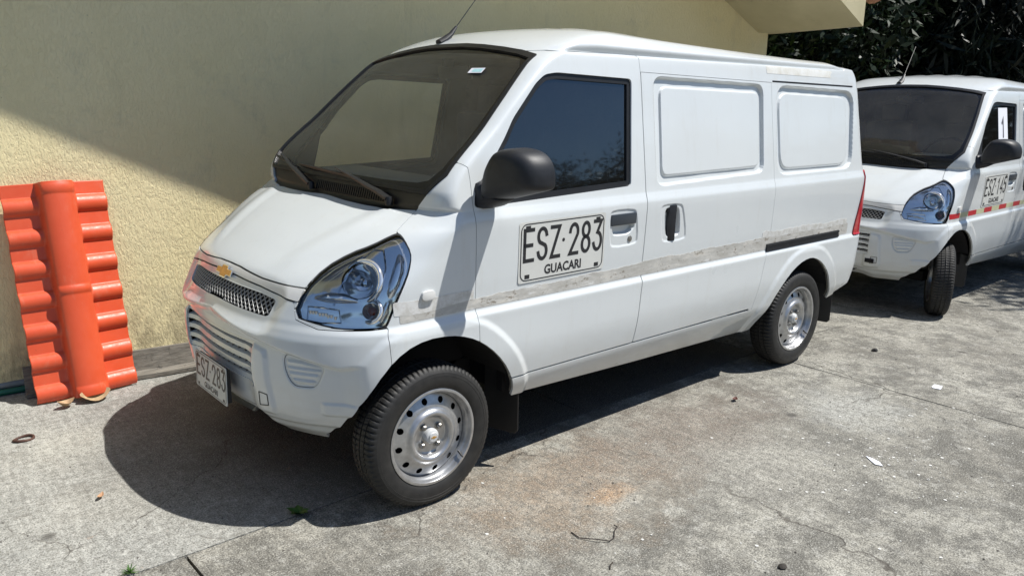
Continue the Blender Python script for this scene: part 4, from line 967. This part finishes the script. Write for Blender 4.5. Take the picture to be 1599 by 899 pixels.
# ================================================================== BUILDING
TH = R(-3.8); wv_ = Vector((math.cos(TH), math.sin(TH), 0)); nv = Vector((wv_.y, -wv_.x, 0))    # along the wall, and out of it towards the yard
P0 = Vector((-1.07, 1.655, 0)); LW = (5.336+1.07)/wv_.x
def W3(a, n_, z_): return P0+wv_*a+nv*n_+Vector((0, 0, z_))
def stucco_mat():
    m = M('cream_stucco')
    n1 = m.noise(1.3, 5, .6); c = m.mix(m.ramp(n1, [(.3, 0.), (.7, 1.)]), (.84, .73, .42), (.90, .79, .49))
    c = m.mix(m.ramp(m.noise(5, 6, .7), [(.55, 0.), (.75, .35)]), c, (.56, .52, .35))
    z_ = m.sep(m.co())[2]
    damp = m.math('MULTIPLY', m.ramp(z_, [(.0, 1.), (.22, .55), (.55, .0)]), m.ramp(m.noise(9, 6, .7, m.co((1, 1, .6))), [(.40, 0.), (.62, 1.)]))
    c = m.mix(damp, c, (.16, .13, .09))
    c = m.mix(m.ramp(m.noise(2.6, 5, .75, m.co(loc=(4, 4, 1.))), [(.66, 0.), (.74, .25)]), c, (.30, .27, .19))
    c = m.mix(m.ramp(m.noise(3.2, 5, .7, m.co((1, 1, .16), (2, 2, 0))), [(.58, 0.), (.72, .30)]), c, (.42, .37, .24))
    c = m.mix(m.ramp(m.noise(60, 3, .7, m.co(loc=(8, 1, 3))), [(.70, 0.), (.74, .5)]), c, (.40, .35, .22))
    v1 = m.noise(82, 4, .66, m.co((1, 1, .42)), dist=.5); v2 = m.noise(190, 3, .6, m.co((1, 1, .5))); big = m.noise(7, 3)
    m.set(Base_Color=c, Roughness=.9, Specular_IOR_Level=.2)
    h = m.math('ADD', m.ramp(v1, [(.40, 0.), (.52, .85), (.7, 1.)]), m.math('ADD', m.math('MULTIPLY', v2, .35), m.math('MULTIPLY', big, 1.3)))
    m.bump(h, .5, .0055); return m.m
MT['stucco'] = stucco_mat()
bld = empty('building', tuple(P0)); tag(bld, 'cream stucco building with a sloping eave beside the parked vans', 'building')
def prism(pts, mat, name, par=bld, bev=0):
    """pts: list of 8 corners, bottom 4 then top 4"""
    b = MB(); b.add([Vector(p)-P0 for p in pts], [(0, 1, 2, 3), (4, 7, 6, 5), (0, 4, 5, 1), (1, 5, 6, 2), (2, 6, 7, 3), (3, 7, 4, 0)]); return link(name, b.mesh(name, mat, bevel=bev), par)
SL = .472; ZE = 2.235; aR = LW
def zr(a): return ZE+SL*(aR-a)
aL = -6.0; apk = aR-9.0
b = MB()
gp_ = [W3(aL, 0, -.1), W3(aR, 0, -.2), W3(aR, 0, zr(aR)+.02), W3(aL, 0, zr(aL)+.02)]; bk = [p-nv*.25 for p in gp_]
b.add([p-P0 for p in gp_+bk], [(0, 1, 2, 3), (7, 6, 5, 4), (0, 4, 5, 1), (1, 5, 6, 2), (2, 6, 7, 3), (3, 7, 4, 0)]); link('wall', b.mesh('wall', MT['stucco']), bld)
prism([W3(aR-.25, -.25, -.2), W3(aR, -.25, -.2), W3(aR, -8, -.2), W3(aR-.25, -8, -.2), W3(aR-.25, -.25, ZE+.1), W3(aR, -.25, ZE+.02), W3(aR, -8, ZE+.02), W3(aR-.25, -8, ZE+.1)], MT['stucco'], 'wall')
# roof slab over the gable: soffit, slab, tiles on top
N0 = 1.07
mm_ = M('soffit_plaster'); c_ = mm_.mix(mm_.ramp(mm_.noise(2.2, 6, .65), [(.35, 0.), (.7, 1.)]), (.50, .45, .28), (.60, .54, .35)); c_ = mm_.mix(mm_.ramp(mm_.noise(6, 7, .75), [(.60, 0.), (.7, .4)]), c_, (.25, .22, .16)); mm_.set(Base_Color=c_, Roughness=.9); mm_.bump(mm_.noise(30, 4), .3, .005); MT['soffit'] = mm_.m
ext = -.19
def RZ(a, n_, dz_): return W3(a+ext*max(0, n_)/N0*0, n_, zr(a)+dz_-.055*max(0, n_)/N0*(1 if a > aR-.4 else 0)*0)
T1 = .20
pts = [RZ(aL, -8, 0), RZ(aL, N0, 0), RZ(aR, N0-.0, 0), W3(aR+.10, -8, zr(aR+.10)-.01)]; top = [p+Vector((0, 0, T1)) for p in pts]
pts[2] = W3(aR-.20, N0, zr(aR)-.062); top[2] = W3(aR-.24, N0, zr(aR)+.20)
pts[1] = RZ(aL, N0, 0); pts = [pts[0], pts[1], pts[2], W3(aR+.16, -.02, zr(aR+.16)+.02), W3(aR+.16, -8, zr(aR+.16)+.02)]; top = [p+Vector((0, 0, T1)) for p in pts]; top[2] = W3(aR-.20, N0, zr(aR)+.20)
b = MB(); b.add([p-P0 for p in pts+top], [(0, 1, 2, 3, 4), (9, 8, 7, 6, 5), (0, 5, 6, 1), (1, 6, 7, 2), (2, 7, 8, 3), (3, 8, 9, 4), (4, 9, 5, 0)]); link('roof_slab', b.mesh('roof_slab', MT['soffit']), bld)
mm_ = M('clay_roof_tile'); mm_.set(Base_Color=mm_.mix(mm_.ramp(mm_.noise(8, 5), [(.3, 0.), (.7, 1.)]), (.36, .16, .09), (.52, .28, .17)), Roughness=.8); MT['rooftile'] = mm_.m
rs = random.Random(5)
tb = MB(); tb.tube([(-.23, 0, 0), (.23, 0, 0.0)], [.085, .095], 12, cap=False); tme = tb.mesh('roof_tile', MT['rooftile'], smooth=True)
sa = math.atan(SL)
for i in range(28):
    a = aR+.05-.40*i
    if a < aL+.5: break
    for kx in range(3):
        o = link('roof_tile', tme, bld); d_ = Vector((wv_.x*math.cos(sa), wv_.y*math.cos(sa), -math.sin(sa)))
        o.location = W3(a-.2, N0-.07-.21*kx, zr(a-.2)+.245+rs.uniform(-.004, .004))-P0; o.rotation_euler = (0, sa, math.atan2(wv_.y, wv_.x))
# channel board lying along the wall foot
mm_ = M('weathered_board'); v_ = mm_.co((1.2, 30, 30), (0, 0, 0), (0, 0, -TH)); c_ = mm_.mix(mm_.ramp(mm_.noise(3, 6, .7, v_), [(.35, 0.), (.65, 1.)]), (.10, .09, .075), (.24, .22, .185)); c_ = mm_.mix(mm_.ramp(mm_.noise(18, 5, .7), [(.58, 0.), (.66, .6)]), c_, (.03, .028, .025)); mm_.set(Base_Color=c_, Roughness=.75); mm_.bump(mm_.noise(6, 4, .6, v_), .4, .004)
bA = Vector((-1.02, 1.492, 0)); bB = Vector((1.9, 1.10, 0)); ex = (bB-bA).normalized(); en = Vector((ex.y, -ex.x, 0))
b = MB(); prof = [(0, .004), (0, .028), (.016, .030), (.052, .040), (.074, .155), (.082, .158), (.088, .150), (.064, .030), (.058, .004)]
n = 2; V = []
for i in range(2):
    for d_, h_ in prof: V.append((bA if i == 0 else bB)-en*d_+Vector((0, 0, h_)))
m_ = len(prof); b.add(V, [(a, (a+1) % m_, m_+(a+1) % m_, m_+a) for a in range(m_)]+[tuple(range(m_)), tuple(range(2*m_-1, m_-1, -1))])
tag(link('gutter_channel', b.mesh('gutter_channel', mm_.m, bevel=.002)), 'long weathered grey gutter channel lying on the ground at the foot of the cream wall', 'gutter')
for nm, col, off_, zc, rr_, lb in (('grey_pipe', (.20, .22, .22), .07, .045, .024, 'grey plastic pipe on the ground at the wall foot left of the orange tile'), ('green_pipe', (.01, .13, .08), .005, .018, .0165, 'thin green pipe lying beside the grey pipe at the wall foot')):
    b = MB(); pa = Vector((-1.9, 1.735-off_*0-(.05 if 'green' in nm else 0), zc)); pb = Vector((-.99, 1.66-(.035 if 'green' in nm else 0), zc)); pc = Vector((-.2, 1.535, zc+.01)); pd = Vector((.3, 1.50, zc))
    b.tube([pa, pa.lerp(pb, .5)+Vector((0, .008, 0)), pb, pc, pd], rr_, 12); tag(link(nm, b.mesh(nm, simple(nm, col, .4, var=.2, vs=15), smooth=True)), lb, 'pipe')

# ------------------------------------------------------------------ orange ridge tile panel leaning on the wall
def ridge_panel():
    Wd, nseg = .275, 7; Lp = 1.135; pit = Lp/nseg; nu, nv_ = 96, 260; V = []; F = []
    for j in range(nv_+1):
        v = Lp*j/nv_
        ph = (v/pit) % 1.0                                  # each course: roll at its lower half, flat pan above
        roll = .026*math.sin(math.pi*min(1, ph/.56))**.65 if ph < .56 else 0
        for i in range(nu+1):
            u = -Wd+2*Wd*i/nu; a = abs(u); rr_ = .088
            step = .010*(1-ph)
            base = -(a-.08)*.16 if a > .08 else 0
            h = base+(roll)*max(0, min(1, (a-.075)/.03))
            cap = 0
            for c_, wd in ((.028, .030), (.5*Lp, .024), (Lp-.035, .030)):
                cap += .011*max(0, 1-((v-c_)/wd)**2)
            fl = 1.0 if 1 else 0
            if a < rr_+.02:
                rc = rr_+cap*.55; dome = .030+math.sqrt(max(0, 1-(a/(rc+.012))**2))*.062+cap*.5
                t = max(0, min(1, (rr_+.016-a)/.020)); t = t*t*(3-2*t); h = h*(1-t)+dome*t
            V.append((u*(1-.0*v), v, h))
    for j in range(nv_):
        for i in range(nu): F.append((j*(nu+1)+i, j*(nu+1)+i+1, (j+1)*(nu+1)+i+1, (j+1)*(nu+1)+i))
    me = bpy.data.meshes.new('ridge_tile'); me.from_pydata(V, [], F); me.polygons.foreach_set('use_smooth', [True]*len(F)); return me
m = M('orange_plastic_tile'); c_ = m.mix(m.ramp(m.noise(4, 4), [(.35, 0.), (.65, 1.)]), (.64, .082, .028), (.70, .10, .036)); c_ = m.mix(m.ramp(m.noise(28, 5, .7), [(.70, 0.), (.74, .6)]), c_, (.22, .05, .02)); m.set(Base_Color=m.mix(m.ramp(m.noise(11, 6, .75, m.co((1, .4, 1), (2, 3, 1))), [(.56, 0.), (.72, .30)]), c_, (.62, .30, .20)), Roughness=m.ramp(m.noise(30, 4, .7), [(.35, .34), (.65, .55)]), Coat_Weight=.10, Coat_Roughness=.25); m.bump(m.noise(160, 2), .10, .003)
rp = ridge_panel(); rp.materials.append(m.m); o = link('roof_ridge_tile', rp); mod = o.modifiers.new('thick', 'SOLIDIFY'); mod.thickness = .004; mod.offset = -1
bl = Vector((-.995, 1.335, .012)); br = Vector((-.500, 1.345, .012)); tr_ = Vector((-.563, 1.550, 1.095)); tl = Vector((-1.06, 1.585, 1.11))
eu = (br-bl).normalized(); ev_ = (((tr_+tl)-(br+bl))/2).normalized(); en_ = eu.cross(ev_).normalized(); ev_ = en_.cross(eu).normalized()
cpt = (bl+br)/2
skew = (((tr_+tl)-(br+bl))/2)
o.matrix_world = Matrix(((eu.x*.9, ev_.x, en_.x, cpt.x), (eu.y*.9, ev_.y, en_.y, cpt.y), (eu.z*.9, ev_.z, en_.z, cpt.z+.0), (0, 0, 0, 1)))
if en_.y > 0: print('ridge normal flips')
tag(o, 'glossy orange ridged roof tile panel leaning against the cream wall', 'roof tile')

# ------------------------------------------------------------------ litter and weeds
def leaf_mesh(name, col, L_=.05, W_=.022, curl=.4, rough=.7):
    b = MB(); V = []; n = 8
    for i in range(n+1):
        t = i/n; w_ = W_*math.sin(math.pi*min(1, t*.95+.03))**.8; z_ = curl*L_*(t-.5)**2*2
        V += [(L_*(t-.5), -w_, z_+w_*curl), (L_*(t-.5), 0, z_), (L_*(t-.5), w_, z_+w_*curl)]
    F = []
    for i in range(n): F += [(i*3, i*3+1, i*3+4, i*3+3), (i*3+1, i*3+2, i*3+5, i*3+4)]
    b.add(V, F); return b.mesh(name, simple(name+'_mat', col, rough, var=.25, vs=60), smooth=True, recalc=False)
def put(name, me, loc, rz, lb, cat, grp=None, sc=1., rx=0): 
    o = link(name, me, None, loc, (rx, 0, rz)); o.scale = (sc,)*3; return tag(o, lb, cat, grp)
tan = (.42, .27, .15)
put('dry_leaf', leaf_mesh('dry_leaf', tan, .085, .030, .8), (-.885, 1.235, .010), .2, 'curled tan dry leaf on the concrete under the lower left of the orange tile', 'leaf')
put('dry_leaf', leaf_mesh('dry_leaf', (.40, .30, .17), .15, .05, .5), (-.745, 1.262, .016), .1, 'large tan dry leaf tucked under the bottom edge of the orange tile', 'leaf', rx=.5)
put('dry_leaf', leaf_mesh('dry_leaf', (.45, .26, .14), .045, .011, .6), (-1.011, .113, .008), .9, 'small brown dry leaf on bare concrete left of the van shadow', 'leaf')
put('dry_leaf', leaf_mesh('dry_leaf', (.10, .03, .02), .045, .014, .5), (1.907, -.91, .006), .4, 'dark red brown leaf lying on concrete below the sliding door', 'leaf')
b = MB(); pts = [Vector((.038*math.cos(t)*1.1, .030*math.sin(t), .006+.003*math.sin(2*t))) for t in [2*math.pi*k_/24 for k_ in range(25)]]; b.tube(pts, .006, 8, cap=False)
put('rusty_ring', b.mesh('rusty_ring', simple('rust', (.07, .03, .02), .7, var=.3), smooth=True), (-1.134, .938, .0), 0, 'small rusty ring on the concrete in front of the orange tile', 'ring')
b = MB(); b.tube([(-.02, .10, .004), (-.05, .06, .005), (-.045, -.01, .012), (-.03, -.05, .006), (.0, -.06, .004), (.05, -.05, .004), (.075, -.055, .008), (.08, -.04, .01)], .0022, 6)
put('bent_twig', b.mesh('bent_twig', simple('twig', (.03, .022, .018), .8), smooth=True), (.34, -1.364, .0), .5, 'thin dark hooked twig on the open concrete in front', 'twig')
for (lx, ly, L_, lb) in ((.228, -1.531, .045, 'short dark stick on the concrete below the hooked twig'), (2.2, -2.3, .05, 'small dark stick on the concrete at the right')):
    b = MB(); b.tube([(-L_/2, 0, .003), (0, .003, .006), (L_/2, 0, .003)], .0025, 6); put('stick', b.mesh('stick', simple('stick_mat', (.04, .03, .022), .8)), (lx, ly, 0), .5, lb, 'stick')
def blob(name, col, r, loc, lb, cat, fl=.5):
    bm = bmesh.new(); bmesh.ops.create_icosphere(bm, subdivisions=2, radius=r)
    for v in bm.verts: v.co = Vector((v.co.x*random.uniform(.75, 1.2), v.co.y*random.uniform(.7, 1.1), v.co.z*fl*random.uniform(.8, 1.2)))
    me = bpy.data.meshes.new(name); bm.to_mesh(me); bm.free(); me.materials.append(simple(name+'_m', col, .8, var=.2)); o = link(name, me, None, loc); return tag(o, lb, cat)
blob('dark_pebble', (.02, .02, .02), .022, (3.399, -.976, gz(3.4)+.008), 'dark round pebble on the concrete behind the rear wheel', 'pebble')
blob('dark_pebble', (.03, .025, .02), .016, (.687, -1.924, .005), 'dark crumb on the concrete at the bottom of the picture', 'pebble')
b = MB(); b.ext([(-.035, -.022), (.03, -.028), (.038, .014), (-.01, .026), (-.032, .018)], .0015); put('paper_scrap', b.mesh('paper_scrap', MT['paper']), (2.991, -1.529, gz(2.99)+.003), .3, 'white paper scrap on the concrete at the right', 'paper')
b = MB(); b.ext([(-.05, -.012), (-.01, -.02), (.03, -.008), (.055, .008), (.01, .012), (-.03, .014)], .0015); put('paint_flake', b.mesh('paint_flake', MT['paper']), (1.766, -1.743, .003), 1.0, 'curved white paint flake on the open concrete', 'paint flake')
# scattered chips nobody could count
rs = random.Random(11); b = MB()
for i in range(260):
    a = rs.uniform(-1.4, 4.6); c_ = rs.uniform(-3.0, -.75)
    if rs.random() < .5: a = 1.9+rs.gauss(0, .35); c_ = -1.85+rs.gauss(0, .22)
    s_ = rs.choice((.003, .004, .005, .008)); n = 5; t0 = rs.uniform(0, 6)
    b.ext([(a+s_*rs.uniform(.6, 1.2)*math.cos(t0+kx*1.256), c_+s_*rs.uniform(.6, 1.2)*math.sin(t0+kx*1.256)) for kx in range(n)], .002, (Vector((0, 0, gz(a)+.0006)), Vector((1, 0, 0)), Vector((0, 1, 0)), Vector((0, 0, 1))))
o = link('white_chips', b.mesh('white_chips', simple('chip_white', (.62, .61, .57), .7, var=.2))); tag(o, 'tiny white chips scattered over the concrete', 'chips', kind='stuff')
b = MB()
for i in range(900):
    a = rs.uniform(-1.5, 6); c_ = rs.uniform(-3.0, 1.3); s_ = rs.choice((.003, .004, .006)); t0 = rs.uniform(0, 6)
    V = [(a+s_*math.cos(t0+kx*2.09), c_+s_*math.sin(t0+kx*2.09), gz(a)+.0006) for kx in range(3)]+[(a, c_, gz(a)+s_*.8)]; b.add(V, [(0, 1, 3), (1, 2, 3), (2, 0, 3)])
o = link('grit', b.mesh('grit', simple('grit_mat', (.10, .09, .08), .9, var=.4, vs=3))); tag(o, 'fine dark grit and crumbs on the concrete', 'grit', kind='stuff')
MT['leafgreen'] = simple('weed_leaf', (.05, .12, .02), .5, var=.3, vs=40)
def weed(loc, n, L_, w_, name, lb, seed, flat=.5):
    rs = random.Random(seed); r = empty(name, loc); tag(r, lb, 'weed')
    for i in range(n):
        t = 6.283*i/n+rs.uniform(-.4, .4); l_ = L_*rs.uniform(.6, 1.1); V = []; F = []; m_ = 5
        el = rs.uniform(.2, 1.1)*flat*1.6
        for kx in range(m_+1):
            s_ = kx/m_; rr_ = l_*s_*math.cos(el)*(1); z_ = l_*s_*math.sin(el)-l_*.35*s_*s_*math.sin(el)+.002; ww = w_*math.sin(math.pi*min(.97, s_*.8+.18))
            cx, cy_ = math.cos(t), math.sin(t); V += [(rr_*cx-ww*cy_, rr_*cy_+ww*cx, z_+ww*.3), (rr_*cx, rr_*cy_, z_), (rr_*cx+ww*cy_, rr_*cy_-ww*cx, z_+ww*.3)]
        for kx in range(m_): F += [(kx*3, kx*3+1, kx*3+4, kx*3+3), (kx*3+1, kx*3+2, kx*3+5, kx*3+4)]
        b = MB(); b.add(V, F); link('leaf', b.mesh('leaf', MT['leafgreen'], smooth=True, recalc=False), r)
weed((-.455, -.508, 0), 8, .055, .014, 'broadleaf_weed', 'small broad leaved green weed growing from the joint in the van shadow', 3)
weed((-1.075, -.500, 0), 26, .045, .0022, 'grass_tuft', 'spiky green grass tuft growing from the joint at the bottom left', 4, .8)

# ================================================================== TREES
def leaf_mat(name, a, b_, tr=.25):
    m = M(name); oi = m.n.new('ShaderNodeTexCoord'); n = m.noise(1.6, 3, .6); c = m.mix(m.ramp(n, [(.35, 0.), (.65, 1.)]), a, b_); m.set(Base_Color=c, Roughness=.45, Specular_IOR_Level=.3); return m.m
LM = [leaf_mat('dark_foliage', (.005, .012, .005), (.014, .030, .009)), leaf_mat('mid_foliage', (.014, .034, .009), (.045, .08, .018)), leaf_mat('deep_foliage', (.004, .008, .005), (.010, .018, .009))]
MT['bark'] = simple('bark', (.09, .07, .05), .9, var=.3, vs=12, bump=.6, bs=30)
def crown_mesh(name, n, rad, mat, ls, seed, droop=.3, clumps=26, lance=3.2):
    rs = np.random.RandomState(seed); cc = rs.normal(size=(clumps, 3)); cc /= np.linalg.norm(cc, axis=1)[:, None]; cc *= (rs.rand(clumps, 1)**.45)*np.array(rad)*.80
    k_ = rs.randint(0, clumps, n); off = rs.normal(size=(n, 3)); off /= np.linalg.norm(off, axis=1)[:, None]; off *= (rs.rand(n, 1)**.5)*np.mean(rad)*.36; c_ = cc[k_]+off
    d = rs.normal(size=(n, 3))+off*1.4/np.mean(rad); d[:, 2] -= droop; d /= np.linalg.norm(d, axis=1)[:, None]; s_ = rs.normal(size=(n, 3)); s_ -= (s_*d).sum(1)[:, None]*d; s_ /= np.linalg.norm(s_, axis=1)[:, None]; nn = np.cross(d, s_)
    L_ = ls*(.6+.8*rs.rand(n, 1)); W_ = L_/lance
    V = np.stack([c_, c_+d*L_*.4+s_*W_*.5+nn*L_*.05, c_+d*L_-nn*L_*.06, c_+d*L_*.4-s_*W_*.5+nn*L_*.05], 1).reshape(-1, 3); F = np.arange(4*n).reshape(n, 4)
    me = bpy.data.meshes.new(name); me.vertices.add(4*n); me.vertices.foreach_set('co', V.reshape(-1)); me.loops.add(4*n); me.loops.foreach_set('vertex_index', F.reshape(-1)); me.polygons.add(n)
    me.polygons.foreach_set('loop_start', np.arange(n)*4); me.polygons.foreach_set('loop_total', np.full(n, 4)); me.materials.append(mat); me.update(calc_edges=True); me.validate(); return me
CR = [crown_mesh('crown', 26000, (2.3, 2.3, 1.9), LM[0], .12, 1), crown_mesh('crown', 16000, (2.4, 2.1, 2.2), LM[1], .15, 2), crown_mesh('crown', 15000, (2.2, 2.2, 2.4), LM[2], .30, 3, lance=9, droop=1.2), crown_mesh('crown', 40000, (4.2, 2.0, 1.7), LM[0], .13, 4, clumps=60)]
def tree(loc, hgt, ci, sc, lb, seed, name='tree', grp='trees behind the yard'):
    rs = random.Random(seed); r = empty(name, loc); tag(r, lb, 'tree', grp)
    b = MB(); pts = []; lean = Vector((rs.uniform(-.25, .25), rs.uniform(-.25, .25), 0))
    for i in range(7): t = i/6; pts.append(Vector((0, 0, -.3))+lean*(t*t*hgt*.4)+Vector((rs.uniform(-.04, .04), rs.uniform(-.04, .04), t*hgt)))
    b.tube(pts, [.20, .17, .15, .13, .11, .09, .06], 10)
    for kx in range(6):
        p = pts[3+kx % 3]; q_ = p+Vector((rs.uniform(-1.4, 1.4), rs.uniform(-1.4, 1.4), rs.uniform(.4, 1.5)))*sc; b.tube([p, p.lerp(q_, .5)+Vector((0, 0, .12)), q_], [.07, .05, .02], 7)
    link('trunk', b.mesh('trunk', MT['bark'], smooth=True), r)
    c_ = link('crown', CR[ci], r, (lean.x*hgt*.4, lean.y*hgt*.4, hgt+.1), (0, 0, rs.uniform(0, 6))); c_.scale = (sc,)*3
    return r
TR = [(7.6, 4.2, 2.0, 1, .95, 'mid green tree with sunlit outer leaves just beyond the end of the cream wall'),
      (9.4, 3.4, 2.4, 0, 1.2, 'dark broadleaf tree standing behind the roof of the second van'),
      (11.6, 2.6, 2.6, 2, 1.3, 'deep shaded tree with long drooping leaves above the second van'),
      (13.6, 1.2, 2.6, 0, 1.3, 'dark tree at the right edge beyond the second van'),
      (9.2, 6.2, 1.8, 2, 1.4, 'deep dark drooping tree behind the mid green one'),
      (12.2, 5.6, 2.4, 0, 1.5, 'dense dark tree in the back row behind the second van'),
      (15.2, 4.2, 2.4, 2, 1.7, 'dark back row tree with long leaves at the far right'),
      (11.0, 9.0, 3.0, 0, 2.0, 'tall dark tree farthest back beyond the building end'),
      (16.0, 8.0, 3.5, 2, 2.2, 'tall dark drooping tree at the back on the right'),
      (8.9, 4.6, 5.2, 0, 1.3, 'tall dark tree whose crown rises over the eave end'),
      (12.6, 3.4, 5.8, 2, 1.7, 'tall tree whose drooping crown fills the top right corner')]
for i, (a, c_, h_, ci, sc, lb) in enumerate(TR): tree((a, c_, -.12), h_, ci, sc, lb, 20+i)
# canopy whose shade falls over the rear of the second van, and the trees across the yard
tree((11.7, -4.0, -.1), 5.6, 0, 1.35, 'broad tree on the yard side shading the tail of the second van', 60)
for i, (a, c_, h_, ci, sc) in enumerate([(-7, -24, 2.6, 3, 1.5), (1, -25, 2.9, 3, 1.6), (9, -24, 2.5, 3, 1.5), (17, -22, 2.9, 3, 1.6), (-14, -19, 2.6, 3, 1.5), (23, -17, 2.6, 3, 1.5)]):
    tree((a, c_, 0), h_, ci, sc, ['left', 'second', 'middle', 'fourth', 'farthest left', 'farthest right'][i]+' tree of the low row across the yard behind the camera', 80+i, grp='trees across the yard')
for i, (a, c_, ci) in enumerate([(26, 2.5, 3), (29, -3.5, 3), (30, -10, 3), (27, 9, 3), (-16, -9, 3), (-19, -2, 3)]):
    tree((a, c_, -.1), 2.7, ci, 1.5, ['round tree far behind the second van', 'tree right of the round one far down the yard', 'tree at the far right end of the yard', 'tree farthest behind the building end', 'tree at the left end of the yard nearest the camera', 'tree farthest left beyond the yard'][i], 120+i, grp='trees round the yard edge')
# dark thicket behind the tree row
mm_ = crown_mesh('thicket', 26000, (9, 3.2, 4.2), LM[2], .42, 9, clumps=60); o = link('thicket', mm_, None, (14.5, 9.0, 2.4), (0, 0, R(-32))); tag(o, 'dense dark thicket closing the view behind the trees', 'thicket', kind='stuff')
